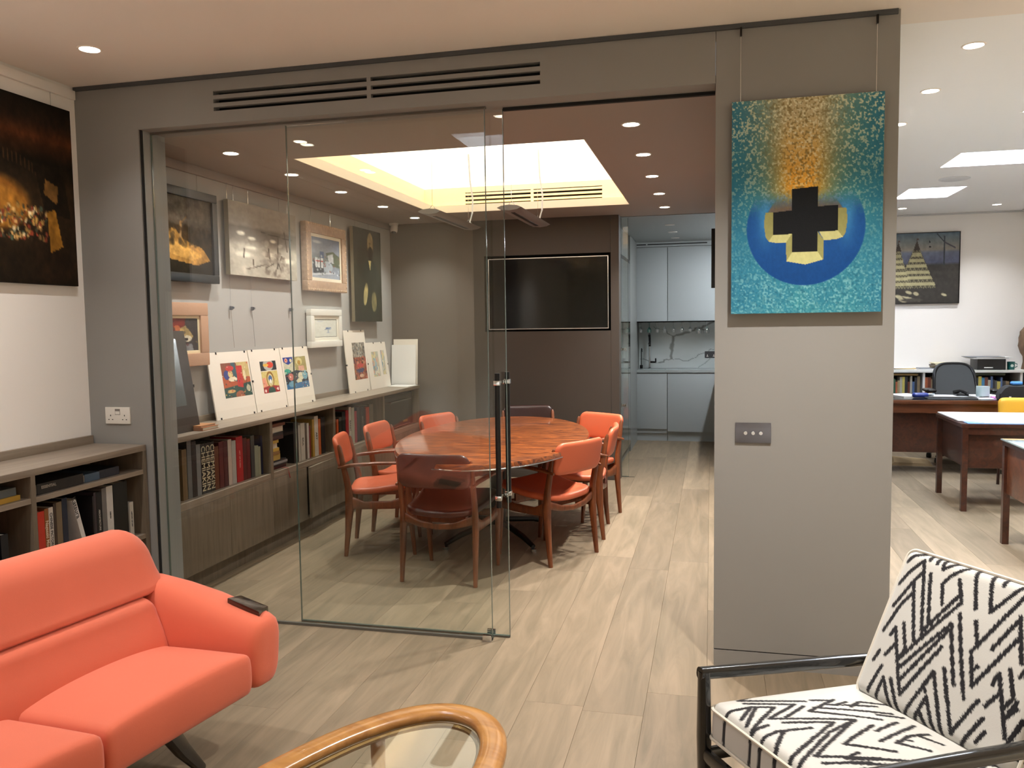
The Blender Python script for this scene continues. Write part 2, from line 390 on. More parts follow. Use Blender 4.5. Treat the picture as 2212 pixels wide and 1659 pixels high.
for q in ((a0+.02, a0+.04, b0+.03, b1-.03), (a1-.04, a1-.02, b0+.03, b1-.03), (a0+.05, a1-.05, b0+.02, b0+.04), (a0+.05, a1-.05, b1-.04, b1-.02)): led.box(*q, 2.577, 2.585)
led.build('light_strip', mat('led_strip', '#ffc860', emit=COVE*4, ecol='#ffc050'), mc)
v = thing('air_vent', 'slotted air vent inside the lit ceiling well, facing the glass', 'vent', (-1.55, b1, 2.592))
bx('backing', -2.18, -.93, b1+.03, b1+.04, 2.592, 2.702, M_black, v)
for z in (2.604, 2.640, 2.676): bx('slat', -2.18, -.93, b1, b1+.015, z, z+.018, M_cove, v)
bx('bridge', -1.57, -1.545, b1+.001, b1+.015, 2.592, 2.702, M_cove, v)
o = MB().box(a0, a1, b0, b1, 2.75, 2.76).build('luminous_skylight', mat('luminous_ceiling', '#ffffff', .5, emit=SKY_MEET, ecol='#fffaf0'), label='large glowing white skylight panel above the oval meeting table', cat='skylight')
# kitchen shell
bx('ceiling_kitchen', -1.6, XP1-.03, 7.965, YK, 2.505, 2.56, mat('kitchen_ceiling', '#868a88', .35), **S)
bx('wall_kitchen_left', -1.6, -.93, 7.97, YK, 0, 2.50, mat('kitchen_left_panel', '#7d807d', .35), **S)
# main ceiling with its skylights
def skylight(x0, x1, y0, y1, strength, label, col='#e2eeff', zt=3.0):
    t = thing('skylight', label, 'skylight', ((x0+x1)/2, (y0+y1)/2, ZC))
    m = MB(); e = .012
    m.box(x0, x0+e, y0, y1, ZC+.001, zt).box(x1-e, x1, y0, y1, ZC+.001, zt).box(x0+e, x1-e, y0, y0+e, ZC+.001, zt).box(x0+e, x1-e, y1-e, y1, ZC+.001, zt)
    m.build('lining', M_white, t)
    bx('pane', x0+e, x1-e, y0+e, y1-e, zt-.02, zt-.01, mat('sky_pane_%s' % strength, '#ffffff', .4, emit=strength, ecol=col), t)
FS = (-1.64, -1.0, 1.35, 2.25); OS = [(1.79, 2.55, 5.00, 5.60), (1.79, 2.55, 6.81, 7.42), (1.80, 2.32, 8.52, 9.22)]
MB().holes(XL, XR, YB, 3.80, ZC, ZC+.12, [FS]).build('ceiling', M_ceil, **S)
MB().holes(XP1+.001, XR, 3.80, YO, ZC, ZC+.12, OS).build('ceiling_office', mat('office_ceiling_paint', '#f6f6f6', .85), **S)
skylight(*FS, SKY_FRONT, 'daylit skylight in the front room ceiling above the coffee table')
for q, n in zip(OS, ('nearest of the bright skylights in the office ceiling, cut by the picture edge', 'bright skylight in the office ceiling in front of the round speaker', 'farthest bright skylight in the office ceiling, behind the round speaker')): skylight(*q, SKY_OFFICE, n)
# ---------------------------------------------------------------- downlights
WARM = (1, .965, .92)
def downlight(x, y, z, power, label, group, col=WARM, r=.042, ang=112, lit=True):
    t = thing('ceiling_light', label, 'ceiling light', (x, y, z), group=group)
    MB().lathe([(r, 0), (r, -.004), (r+.006, -.0045), (r+.009, -.001), (r+.009, 0)], (x, y, z), 28).build('trim_ring', M_ceil if z > 2.6 else mat('white_ring', '#dcd6cf', .5), t, smooth=True)
    MB().lathe([(r-.0015, -.0005), (r-.0015, -.0032), (r-.01, -.0042)], (x, y, z), 28).build('lens', mat('lit_lens', '#ffffff', emit=30, ecol='#fff1dc') if lit else M_dim, t)
    if lit:
        l = bpy.data.lights.new('lamp', 'SPOT'); l.energy = power; l.color = col; l.spot_size = R(ang); l.spot_blend = .9; l.shadow_soft_size = .022
        o = bpy.data.objects.new('lamp', l); COL.objects.link(o); o.parent = t; o.location = (0, 0, -.012)
for i, y in enumerate((4.32, 5.03, 5.78, 6.59, 7.36)):
    downlight(-2.70, y, ZM, SPOT_MEET*.55, '%s recessed downlight from the glass in the row above the sideboard' % ORD[i], 'meeting room downlights over the sideboard')
for i, y in enumerate((4.30, 5.08, 5.84, 6.64, 7.42)):
    downlight(-.40, y, ZM, SPOT_MEET*2.0, '%s recessed downlight from the glass in the row leading to the kitchen' % ORD[i], 'meeting room downlights towards the kitchen')
for i, y in enumerate((3.14, 2.35)):
    downlight(-2.63, y, ZC, SPOT_FRONT*(.8, 2.8)[i], ('lit downlight in the warm ceiling above the dark village painting', 'second downlight above the left wall, seen only as a reflection in the glass')[i], 'front room downlights')
downlight(-2.63, 1.3, ZC, SPOT_FRONT*2.8, 'third downlight above the left wall over the coral sofa, outside the picture', 'front room downlights')
for x, n in ((.37, 'facing the pillar painting'), (-1.2, 'added facing the middle of the glass wall')):  # the lamp at the middle of the glass is an unseen addition
    downlight(x, 2.72, ZC, SPOT_PILLAR if x > 0 else SPOT_FRONT, 'front room downlight %s, just above the picture' % n, 'front room downlights', (1, .95, .88) if x > 0 else WARM)
downlight(.9, 1.6, ZC, SPOT_FRONT, 'added front room downlight above the patterned armchair, outside the picture', 'front room downlights')  # unseen lamp, added for more light in the front room
for i, (x, y) in enumerate(((2.3, .2), (3.6, .2), (2.6, 1.9), (3.9, 1.9), (1.4, -1.5), (3.2, -1.5), (-1.6, -1.7))):
    downlight(x, y, ZC, 760, '%s of the downlights added over the unseen part of the front room' % ORD[i], 'added front room downlights out of view', (.92, .98, 1), ang=84)  # unseen lamps, added so floor bounce brightens the ceiling and left wall
for i, y in enumerate((4.17, 4.92, 5.69)):
    downlight(1.14, y, ZC, SPOT_OFFICE, '%s downlight of the office row beside the grey pillar, counted from the camera' % ORD[i], 'office downlights beside the pillar', (1, 1, .99))
for x, n in ((2.05, 'left'), (2.99, 'right')): downlight(x, 9.96, ZC, 55, '%s of the two small downlights near the office end wall' % n, 'office downlights by the end wall', (1, 1, 1))
for x, y in ((3.6, 5.2), (3.9, 8.0)): downlight(x, y, ZC, SPOT_OFFICE, 'added office downlight over the %s desks, outside the picture' % ('near' if y < 6 else 'far'), 'added office downlights out of view', (1, 1, 1))  # unseen lamps, added to brighten the office
for i, y in enumerate((8.75, 9.45, 10.1)): downlight(-.42, y, 2.505, 0, '%s of the unlit downlights in the grey kitchen ceiling' % ORD[i], 'unlit kitchen downlights', lit=False)
t = thing('added_linear_light', 'added long cool white ceiling light over the kitchen counter, hidden behind the pillar', 'ceiling light', (.46, 9.35, 2.505))  # unseen light, added to brighten the kitchen cabinets
bx('housing', .42, .50, 8.75, 9.95, 2.485, 2.5045, M_alu, t); bx('diffuser', .425, .495, 8.76, 9.94, 2.478, 2.485, mat('cool_diffuser', '#ffffff', emit=KITCHEN, ecol='#f6faff'), t)
MB().lathe([(.125, 0), (.125, -.004), (.115, -.008), (.02, -.009)], (2.07, 8.03, ZC), 40).build('ceiling_speaker', mat('speaker_grille', '#d5d6d8', .7, bump=.4, bscale=900), smooth=True, label='round flush speaker between the two far skylights in the office ceiling', cat='speaker')
# ---------------------------------------------------------------- glass wall and sliding door
def pane(t, x0, x1, y, z0, z1, th=.010):
    bx('pane', x0+.002, x1-.002, y-th/2, y+th/2, z0+.002, z1-.002, M_glass, t)
    m = MB(); e = .0022
    m.box(x0, x0+e, y-th/2-.0005, y+th/2+.0005, z0, z1).box(x1-e, x1, y-th/2-.0005, y+th/2+.0005, z0, z1).box(x0, x1, y-th/2-.0005, y+th/2+.0005, z0, z0+e)
    m.build('polished_edge', M_edge, t)
g = thing('fixed_glass_panel', 'fixed frameless glass panel beside the left jamb of the meeting room', 'glass panel', (-1.88, 3.69, 0))
pane(g, -2.754, -1.006, 3.69, .004, 2.488)
bx('bottom_channel', -2.754, -1.006, 3.683, 3.697, 0, .012, mat('channel_grey', '#6e6c66', .4, .5), g)
bx('top_channel', -2.754, -1.0, 3.682, 3.698, 2.480, 2.4895, mat('channel_taupe', '#5d5751', .5), g)
g = thing('sliding_glass_door', 'frameless sliding glass door with two upright black bar handles', 'door', (-1.48, 3.738, 0))
pane(g, -2.03, -.932, 3.738, .008, 2.486)
bx('bottom_seal', -2.03, -.932, 3.733, 3.743, .003, .010, mat('channel_grey'), g)
for nm, y in (('front_handle', 3.675), ('rear_handle', 3.80)):
    hx0 = -.962 if nm == 'front_handle' else -.945
    h = MB().tube([(hx0, y, .645), (hx0, y, 1.275)], .0125, 16).build(nm, M_blackm, g, smooth=True)
    for z in (.69, 1.23):
        ya, yb = (y, 3.733) if y < 3.738 else (3.743, y)
        MB().box(hx0-.0145, hx0+.0145, y-.0145, y+.0145, z-.011, z+.011).box(hx0-.008, hx0+.008, ya, yb, z-.009, z+.009).build('bracket', M_chrome, h, bevel=.002)
bx('trim_4', -.93, XP0-.002, 3.728, 3.748, 2.476, 2.4898, M_black, **S)
g = thing('floor_guide', 'small steel guide block under the glass door edge', 'door guide', (-1.03, 3.71, 0))
bx('front_plate', -1.05, -1.008, 3.662, 3.680, 0, .03, M_chrome, g, bevel=.002); bx('rear_plate', -1.05, -1.008, 3.748, 3.758, 0, .03, M_chrome, g, bevel=.002); bx('base_plate', -1.05, -1.008, 3.66, 3.76, 0, .003, M_chrome, g)
# ---------------------------------------------------------------- sofa
M_coral = mat('coral_wool', '#da6c4f', .85, bump=.25, bscale=700, sheen=.25, spec=.3, var=.03, vscale=4)
sofa = thing('sofa', 'coral three-seat sofa with dark wood arm pads in the left foreground', 'sofa', (-1.954, 1.600, 0), R(80.1))
for i, x in enumerate((.58, 0, -.58)):
    def fn(a, b, c, x=x):
        y = b-.07; return (x+a, y, c+.350-.07*(y+.32) - (.012*abs(a/.29)**3 if c > 0 else 0))
    pillow(.577, .51, .150, .022, .034, 28, 28, .022, fn, 3.6, flat=True).build('seat_cushion', M_coral, sofa, smooth=True, weld=True, local=True)
def extr(prof, L, r, n=9, bow=0):
    cy = sum(p[0] for p in prof)/len(prof); cz = sum(p[1] for p in prof)/len(prof); rings = []
    xs = [-L+r*(1-math.cos(k*math.pi/2/n)) for k in range(n)]; xs = xs+[-x for x in xs[::-1]]
    for x in xs:
        e = max(0, (abs(x)-(L-r))/r); s_ = max(.02, math.sqrt(max(0, 1-e*e)))
        rings.append([(x, cy+(p[0]-cy)*(.55+.45*s_) + bow*(x/L)**2, cz+(p[1]-cz)*(.35+.65*s_)) for p in prof])
    return MB().loft(rings)
def smooth_prof(pts, it=2):
    for _ in range(it):
        q = []
        for i in range(len(pts)):
            a, b = pts[i], pts[(i+1) % len(pts)]; q += [(a[0]*.75+b[0]*.25, a[1]*.75+b[1]*.25), (a[0]*.25+b[0]*.75, a[1]*.25+b[1]*.75)]
        pts = q
    return pts
extr(smooth_prof([(.03, .33), (.055, .42), (.095, .50), (.115, .555), (.21, .560), (.32, .52), (.32, .30), (.10, .29)]), .885, .05).build('lower_back', M_coral, sofa, smooth=True, local=True)
extr(smooth_prof([(.125, .556), (.150, .60), (.185, .68), (.215, .745), (.27, .782), (.345, .775), (.385, .70), (.375, .58), (.33, .50), (.20, .545)]), .955, .10).build('head_roll', M_coral, sofa, smooth=True, local=True)
bx('under_frame', -.86, .86, -.14, .28, .235, .280, M_black, sofa, local=True)
def sect(xi, xo, zb, zt, y, n=22, sgn=1):
    cx, cz, a, b = (xi+xo)/2, (zb+zt)/2, (xo-xi)/2, (zt-zb)/2; out = []
    for k in range(n):
        q = 2*math.pi*k/n; c, s_ = math.cos(q), math.sin(q); e = 2/3.4
        X = a*math.copysign(abs(c)**e, c); Z = b*math.copysign(abs(s_)**e, s_)
        out.append((sgn*(cx+X+.10*Z), y, cz+Z))
    return out[::sgn]
for sg in (1, -1):
    ss = [(.86, .95, .32, .585, .325), (.85, .975, .29, .60, .29), (.855, 1.005, .275, .602, .20), (.865, 1.030, .265, .580, .08), (.875, 1.050, .262, .550, -.05), (.881, 1.054, .262, .524, -.15), (.884, 1.048, .262, .510, -.22), (.884, 1.042, .262, .503, -.265), (.888, 1.034, .266, .496, -.288), (.896, 1.022, .274, .487, -.302), (.910, 1.008, .288, .470, -.310), (.94, .98, .33, .43, -.312)]
    a = MB().loft([sect(*q, sgn=sg) for q in ss]).build('arm', M_coral, sofa, smooth=True, weld=True, local=True)
    top = lambda x, y: .5525+(y+.05)*.20-.30*max(0, x-.985)
    q = [(.968, -.125), (1.052, -.112), (1.050, -.238), (1.02, -.27), (.962, -.272)]
    MB().hexa([(sg*x, y, top(x, y)-.014) for x, y in q[:1]+q[1:2]+q[2:3]+q[4:5]], [(sg*x, y, top(x, y)+.010) for x, y in q[:1]+q[1:2]+q[2:3]+q[4:5]]).build('arm_pad', mat('dark_arm_pad', '#24120c', .22, coat=.6), a, bevel=.006, local=True)
    for y0, y1 in ((-.20, -.125), (.20, .22)):
        MB().tube([(sg*.60, y0, .26), (sg*.70, (y0+y1)/2, .13), (sg*.815, y1, 0)], [(.024, .034), (.022, .026), (.015, .017)], 12, sq=2.8).build('leg', mat('black_leg', '#0c0908', .3, coat=.3), sofa, smooth=True, local=True)
# ---------------------------------------------------------------- coffee table
ct = thing('coffee_table', 'oval honey-wood coffee table with an inset glass top in the foreground', 'coffee table', (-.848, 1.555, 0), R(72.5))
def oval(a, b, z, n=72, e=2.15):
    return [(a*math.copysign(abs(math.cos(q))**(2/e), math.cos(q)), b*math.copysign(abs(math.sin(q))**(2/e), math.sin(q)), z) for q in (2*math.pi*k/n for k in range(n))]
MB().tube(oval(.616, .258, .405), (.036, .018), 16, closed=True, sq=2.7).build('rim', M_beech, ct, smooth=True, local=True)
MB().tube(oval(.575, .217, .388), (.008, .008), 8, closed=True).build('glass_rest', mat('brass_lip', '#8a6a3c', .3, .6), ct, smooth=True, local=True)
gl = oval(.580, .222, 0); MB().prism([(x, y) for x, y, _ in gl], .396, .403).build('glass_top', glass('table_glass', (.94, .965, .95), .055), ct, local=True)
for x, y in ((.44, .178), (.44, -.178), (-.44, .178), (-.44, -.178)):
    MB().tube([(x, y, .392), (x*1.03, y*1.05, .2), (x*1.06, y*1.12, 0)], [.021, .018, .011], 12).build('leg', M_beech, ct, smooth=True, local=True)
# ---------------------------------------------------------------- patterned armchair
ac = thing('armchair', 'black-framed lounge chair in cream fabric with black zigzag strokes', 'armchair', (.3755, 2.2045, 0), R(124))
ACM = np.array(chain(ac)); ACI = np.linalg.inv(ACM)
def stroke_map(strokes, org, nrm, U, V):
    """strokes drawn over the photo, laid on the cushion plane they belong to"""
    out = []; og = (ACM @ np.array([*org, 1]))[:3]; ng = ACM[:3, :3] @ np.array(nrm)
    for st in strokes:
        q = []
        for x, y in st:
            px, py = 1480+x/3.0219, 1150+y/3.0219; dr = AX.T @ np.array([(px-W/2)/FPX, (py-H/2)/FPX, 1.0])
            p = CAMP+dr*(np.dot(og-CAMP, ng)/np.dot(dr, ng)); l = (ACI @ np.array([*p, 1]))[:3]-np.array(org); q.append((l @ U, l @ V))
        out += list(zip(q[:-1], q[1:]))
    return out
BS = [[(1455, 190), (1500, 150), (1555, 135)], [(1400, 335), (1470, 260), (1565, 185), (1560, 700)], [(1365, 480), (1500, 320), (1560, 262)], [(1300, 640), (1420, 470), (1505, 390)], [(1500, 320), (1507, 715)],
      [(1610, 275), (1604, 610)], [(1568, 650), (1815, 408)], [(1800, 315), (1817, 468), (1398, 838)], [(1692, 475), (1690, 342), (1740, 290), (1840, 232)], [(1600, 140), (1600, 180)], [(1650, 170), (1648, 205)], [(1690, 185), (1690, 245), (1765, 200)],
      [(1905, 250), (1910, 505)], [(2010, 290), (2005, 530), (2212, 355)], [(2090, 315), (2085, 350)], [(1915, 590), (1925, 735)], [(2240, 410), (1925, 750), (1886, 788), (1888, 1012), (2200, 690)], [(2020, 770), (2205, 565)], [(2200, 560), (2205, 860)], [(1890, 910), (1925, 885)],
      [(1350, 670), (1385, 625), (1408, 1060), (1695, 758)], [(1440, 600), (1450, 770), (1402, 830)], [(1315, 800), (1380, 735)], [(1405, 890), (1757, 606), (1768, 1000)], [(1410, 968), (1740, 650)], [(1810, 540), (1832, 1090)],
      [(1190, 1030), (1290, 872)], [(1235, 830), (1275, 775)], [(1240, 1070), (1300, 950), (1332, 1135)], [(1350, 960), (1385, 1180)], [(1425, 1180), (1640, 918), (1670, 1335)], [(1580, 1045), (1570, 1010)], [(1480, 1230), (1585, 1080), (1617, 1310)], [(1535, 1180), (1560, 1265)],
      [(1710, 900), (1737, 1312), (1925, 1105)], [(1790, 1390), (1950, 1222)], [(2020, 1000), (2065, 930), (2092, 1345)], [(1970, 1140), (2055, 1065)], [(2135, 905), (2150, 1090), (2087, 1150)], [(2090, 1220), (2170, 1160)], [(1900, 1370), (1960, 1310)]]
SS = [[(250, 1170), (430, 1143), (370, 1215)], [(460, 1150), (405, 1250)], [(430, 1143), (582, 1150), (430, 1290), (540, 1265)], [(385, 1118), (715, 1135), (550, 1225), (1105, 1250), (850, 1470), (1290, 1500)], [(345, 1097), (780, 1114)], [(420, 1072), (345, 1097)], [(775, 1150), (660, 1220)],
      [(970, 1105), (810, 1187), (1280, 1245)], [(820, 1108), (960, 1110)], [(900, 1140), (1250, 1150)], [(840, 1162), (1350, 1200)], [(1050, 1120), (980, 1145)], [(1130, 1120), (1080, 1155)], [(640, 1255), (970, 1265), (660, 1490)], [(490, 1340), (600, 1306), (825, 1298)], [(640, 1310), (590, 1410)], [(735, 1520), (940, 1330), (1100, 1255)],
      [(1225, 1285), (1035, 1405), (1375, 1455)], [(1380, 1260), (1245, 1325)], [(1495, 1280), (1275, 1390)], [(1590, 1335), (1470, 1350), (1380, 1400), (1600, 1445)], [(1420, 1375), (1475, 1385)], [(1530, 1350), (1680, 1400)], [(905, 1515), (1210, 1520)], [(1150, 1120), (1330, 1135)], [(1250, 1210), (1420, 1225)]]
M_zig = vcol('zigzag_fabric', .9, bump=.15, spec=.2, sheen=.2)
def fabric(ob, segs, inv, cream='#c4c3be', wide=.0062):
    me = ob.data; n = len(me.vertices); co = np.empty(n*3); me.vertices.foreach_get('co', co); co = co.reshape(-1, 3)
    P = inv(co); dmin = np.full(n, 9.0)
    jit = .0013*np.sin(P[:, 0]*1400+3*np.sin(P[:, 1]*900))+.0008*np.sin(P[:, 1]*1900+P[:, 0]*700)
    for a, b in segs:
        a = np.array(a); b = np.array(b); dd = b-a; t_ = np.clip(((P-a) @ dd)/(dd @ dd+1e-9), 0, 1)
        dmin = np.minimum(dmin, np.hypot(*(P-a-t_[:, None]*dd).T))
    k = np.clip((wide+jit-dmin)/.0014+.5, 0, 1)[:, None]; c = np.array(lin(cream))*(1-k)+np.array(lin('#17151a'))*k
    ca = me.color_attributes.new('Col', 'FLOAT_COLOR', 'POINT'); ca.data.foreach_set('color', np.c_[c, np.ones(n)].ravel().astype(np.float32))
def spread(segs, shifts): return segs+[((a[0]+dx, a[1]+dy), (b[0]+dx, b[1]+dy)) for dx, dy in shifts for a, b in segs]
# back cushion
ub = np.array([0, -.447, .894]); nb = np.array([0, .894, .447]); cb = np.array([-.018, -.340, .598]); xb_ = np.array([1, 0, 0])
bsegs = stroke_map(BS, tuple(cb+nb*.052), tuple(nb), xb_, ub)
def fnb(a, b, c): p = cb+xb_*a+ub*b+nb*c; return tuple(p)
o = pillow(.510, .450, .105, .03, .04, 240, 200, .012, fnb, 3).build('back_cushion', M_zig, ac, smooth=True, weld=True, local=True)
fabric(o, spread(bsegs, [(-.42, .03)]), lambda co: np.c_[(co-cb) @ xb_, (co-cb) @ ub])
pr = [fnb(x, y, .047) for x, y in [(-.265, .222), (.265, .222)]]
# seat cushion
cs = np.array([0, 0, .372]); us_ = np.array([0, .998, .06]); ns_ = np.array([0, -.06, .998])
ssegs = stroke_map(SS, tuple(cs+ns_*.06), tuple(ns_), xb_, us_)
def fns(a, b, c): return tuple(cs+xb_*a+us_*b+ns_*c)
o = pillow(.56, .54, .115, .03, .035, 240, 200, .014, fns, 3.5).build('seat_cushion', M_zig, ac, smooth=True, weld=True, local=True)
fabric(o, spread(ssegs, [(-.36, -.05)]), lambda co: np.c_[(co-cs) @ xb_, (co-cs) @ us_])
M_pip = mat('cream_piping', '#d9d3c6', .8)
def ring(fn, w, h, r, z, n=8):
    q = []
    for cx, cy, a0 in ((w/2-r, h/2-r, 0), (-w/2+r, h/2-r, 90), (-w/2+r, -h/2+r, 180), (w/2-r, -h/2+r, 270)):
        q += [fn(cx+r*math.cos(R(a0+90*k/n)), cy+r*math.sin(R(a0+90*k/n)), z) for k in range(n+1)]
    return q
for nm, fn_, w_, h_, zz in (('back_piping', fnb, .512, .452, .034), ('seat_piping', fns, .562, .542, .040), ('seat_piping', fns, .562, .542, -.040)):
    MB().tube(ring(fn_, w_, h_, .03, zz), .0045, 6, closed=True).build(nm, M_pip, ac, smooth=True, local=True)
M_frame = mat('black_lacquer', '#0b0b0c', .22, coat=.5)
for sg, zf, zb in ((1, .540, .462), (-1, .550, .515)):
    x = .290*sg if sg > 0 else -.305
    MB().tube([(x, .290, zf-.016), (x*1.02, .05, zf-.016+(zb-zf)*.32), (x*1.05, -.20, zf-.016+(zb-zf)*.65), (x*1.08, -.47, zb-.018)], [(.016, .017), (.0175, .018), (.019, .018), (.017, .016)], 14, sq=2.6).build('arm', M_frame, ac, smooth=True, local=True)
    MB().tube([(x, .276, zf-.012), (x, .276, .34), (x*1.01, .272, .16), (x*1.02, .268, 0)], [(.017, .016), (.020, .019), (.017, .017), (.011, .011)], 14, sq=2.6).build('leg', M_frame, ac, smooth=True, local=True)
    MB().tube([(x*1.08, -.45, zb-.02), (x*1.0, -.40, .26), (x*1.0, -.47, 0)], [(.016, .016), (.019, .019), (.012, .012)], 14, sq=2.6).build('leg', M_frame, ac, smooth=True, local=True)
    MB().tube([(x*.97, .27, .292), (x*.97, -.40, .265)], [(.012, .019)]*2, 12, sq=3).build('side_rail', M_frame, ac, smooth=True, local=True)
    MB().tube([(.21*sg, -.33, .29), (.21*sg, -.49, .74)], [(.012, .014)]*2, 10, sq=3).build('back_post', M_frame, ac, smooth=True, local=True)
MB().tube([(.285, .276, .292), (-.30, .276, .292)], [(.012, .020)]*2, 12, sq=3).build('front_rail', M_frame, ac, smooth=True, local=True)
MB().tube([(.30, -.385, .265), (-.30, -.385, .265)], [(.012, .020)]*2, 12, sq=3).build('rear_rail', M_frame, ac, smooth=True, local=True)
MB().tube([(.22, -.487, .735), (-.22, -.487, .735)], [(.012, .018)]*2, 12, sq=3).build('top_rail', M_frame, ac, smooth=True, local=True)
# ---------------------------------------------------------------- books
BM = {}
def cover(c):
    k = 'cover_'+c.lstrip('#')
    return mat(k, c, .45, var=.05, vscale=30)
def book(x0, x1, y0, y1, z0, z1, c, label, group, spine='+x', letters=None, tilt=None):
    """upright or flat book: case on three sides, page block inside"""
    cx, cy = (x0+x1)/2, (y0+y1)/2
    t = thing('book', label, 'book', (cx, cy, z0), group=group)
    th = .0022; m = MB(); pg = MB(); upright = (z1-z0) > (y1-y0) if spine in ('+x',) else True
    if spine == '+x' and upright:
        m.box(x1-th, x1, y0, y1, z0, z1).box(x0, x1-th, y0, y0+th, z0, z1).box(x0, x1-th, y1-th, y1, z0, z1); pg.box(x0+.004, x1-th, y0+th, y1-th, z0+.003, z1-.004)
    elif spine == '+x':
        m.box(x1-th, x1, y0, y1, z0, z1).box(x0, x1-th, y0, y1, z0, z0+th).box(x0, x1-th, y0, y1, z1-th, z1); pg.box(x0+.004, x1-th, y0+.004, y1-.004, z0+th, z1-th)
    elif spine == '-x':
        m.box(x0, x0+th, y0, y1, z0, z1).box(x0+th, x1, y0, y1, z0, z0+th).box(x0+th, x1, y0, y1, z1-th, z1); pg.box(x0+th, x1-.004, y0+.004, y1-.004, z0+th, z1-th)
    elif spine == '-y':
        m.box(x0, x1, y0, y0+th, z0, z1).box(x0, x0+th, y0+th, y1, z0, z1).box(x1-th, x1, y0+th, y1, z0, z1); pg.box(x0+th, x1-th, y0+th, y1-.004, z0+.003, z1-.004)
    elif spine == '-yflat':
        m.box(x0, x1, y0, y0+th, z0, z1).box(x0, x1, y0+th, y1, z0, z0+th).box(x0, x1, y0+th, y1, z1-th, z1); pg.box(x0+.004, x1-.004, y0+th, y1-.004, z0+th, z1-th)
    m.build('cover', cover(c), t); pg.build('page_block', M_pages, t)
    if letters:
        s, size, col, yy, zz, dn = letters
        text(s, size, mat('letters_'+col.lstrip('#'), col, .5), t, (x1+.0006, cy+yy, zz), (0, 0, -1) if dn else (0, 1, 0), (0, 1, 0) if dn else (0, 0, 1), align='CENTER', bold=.0004)
    if tilt: t.rotation_euler = (tilt, 0, 0)
    return t
def px_books(Xp, zs, lst, sc_, ox, oy, where, group, depth, ymax, ymin):
    """spines read off the photograph on the plane of the shelf front"""
    last = ymin
    for i, e in enumerate(lst):
        a, b, top, c, nm = e[:5]; rec = e[6] if len(e) > 6 else 0
        pa, pb, pt = ox+a/sc_, ox+b/sc_, oy+top/sc_
        y0 = max(at(pa, pt+60, 'x', Xp-rec)[1], last+.0006); y1 = min(max(at(pb, pt+60, 'x', Xp-rec)[1], y0+.008), ymax)
        if y1-y0 < .005: continue
        z1 = at((pa+pb)/2, pt, 'x', Xp-rec)[2]; last = y1
        le = e[5] if len(e) > 5 else None
        if le: le = (le[0], le[1], le[2], 0, zs+(z1-zs)*.5, True)
        book(Xp-rec-depth+random.uniform(0, .03), Xp-rec, y0, y1, zs, z1, c, '%s, %s from left %s' % (nm, ORD[i], where), group, letters=le)
# front bookcase below the left wall
fb = thing('bookcase', 'low taupe oak bookcase behind the coral sofa against the white wall', 'bookcase', (-2.965, 2.5, 0))
X0, X1 = XL+.001, -2.80; Y0, Y1 = 1.36, 3.603
bx('top_board', X0, X1, Y0, Y1, .885, .915, M_ashh, fb, bevel=.001); bx('upstand', X0, X0+.018, Y0, Y1, .915, .958, M_ashh, fb, bevel=.001)
bx('back_panel', X0, X0+.01, Y0, Y1, .06, .885, M_ash, fb)
for y in (Y0, 2.115, 2.868, Y1-.024): bx('upright', X0+.01, X1, y, y+.024, .06, .885, M_ash, fb)
for ya, yb in ((Y0+.024, 2.115), (2.139, 2.868), (2.892, Y1-.024)):
    for z in (.768, .437, .06): bx('shelf', X0+.01, X1-.004, ya, yb, z, z+.022, M_ashh, fb)
bx('plinth', X0, X1-.03, Y0, Y1, 0, .06, M_ash, fb)
FL = [(505, 540, 1020, '#3a3f4a', 'slim dark blue and white book'), (545, 640, 1070, '#c2331f', 'bright red book'), (642, 697, 1030, '#8f5a2c', 'tan brown book with white lettering', ('Nagasaki Modern', .022, '#e8d8c0')), (700, 762, 1010, '#cfcac3', 'white book with dark capital lettering', ('CHINESE PICTORIAL ART', .019, '#3a3a3c')), (765, 802, 955, '#3c2c22', 'dark brown book'), (805, 882, 935, '#75654e', 'khaki brown book'), (884, 958, 880, '#1b2236', 'navy book')]
px_books(-2.84, .459, FL, 6.506, 0, 940, 'behind the sofa', 'upright books behind the sofa', .22, 3.57, 2.893)
FL2 = [(1185, 1258, 880, '#171417', 'black book'), (1262, 1362, 812, '#3b3036', 'dark mauve book'), (1366, 1440, 795, '#121214', 'black book with small white lettering', ('ARCHITECTURE', .014, '#b8b4ac')), (1444, 1505, 740, '#6f6d6c', 'mid grey book'), (1508, 1596, 710, '#c9c7c4', 'tall white book', ('DESIGN', .010, '#555555')), (1600, 1800, 660, '#15150f', 'very thick black book'), (1835, 1888, 935, '#c6c3bb', 'thin white book', ('HISTORY OF ART', .010, '#555555'))]
px_books(-2.84, .459, FL2, 6.506, 0, 940, 'after the leaning white book', 'upright books behind the sofa', .22, 3.572, 3.26)
# the leaning white book
pA, pB = at(1030/6.506, 940+925/6.506, 'x', -2.84), at(1200/6.506, 940+1545/6.506, 'x', -2.84)
ang = math.atan2(pB[1]-pA[1], pA[2]-pB[2])
yb_ = pB[1]+(pB[2]-.459)*math.tan(ang)
t = book(-3.05, -2.838, yb_-.012, yb_+.012, .459, .459+(pA[2]-.459)/math.cos(ang), '#d6d5d3', 'slim white book leaning left across a dark gap behind the sofa', 'upright books behind the sofa', letters=('Katsura', .034, '#3a3a3c', 0, .459+(pA[2]-.459)*.88, True))
t.location.z += .006; t.rotation_euler = (ang, 0, 0)
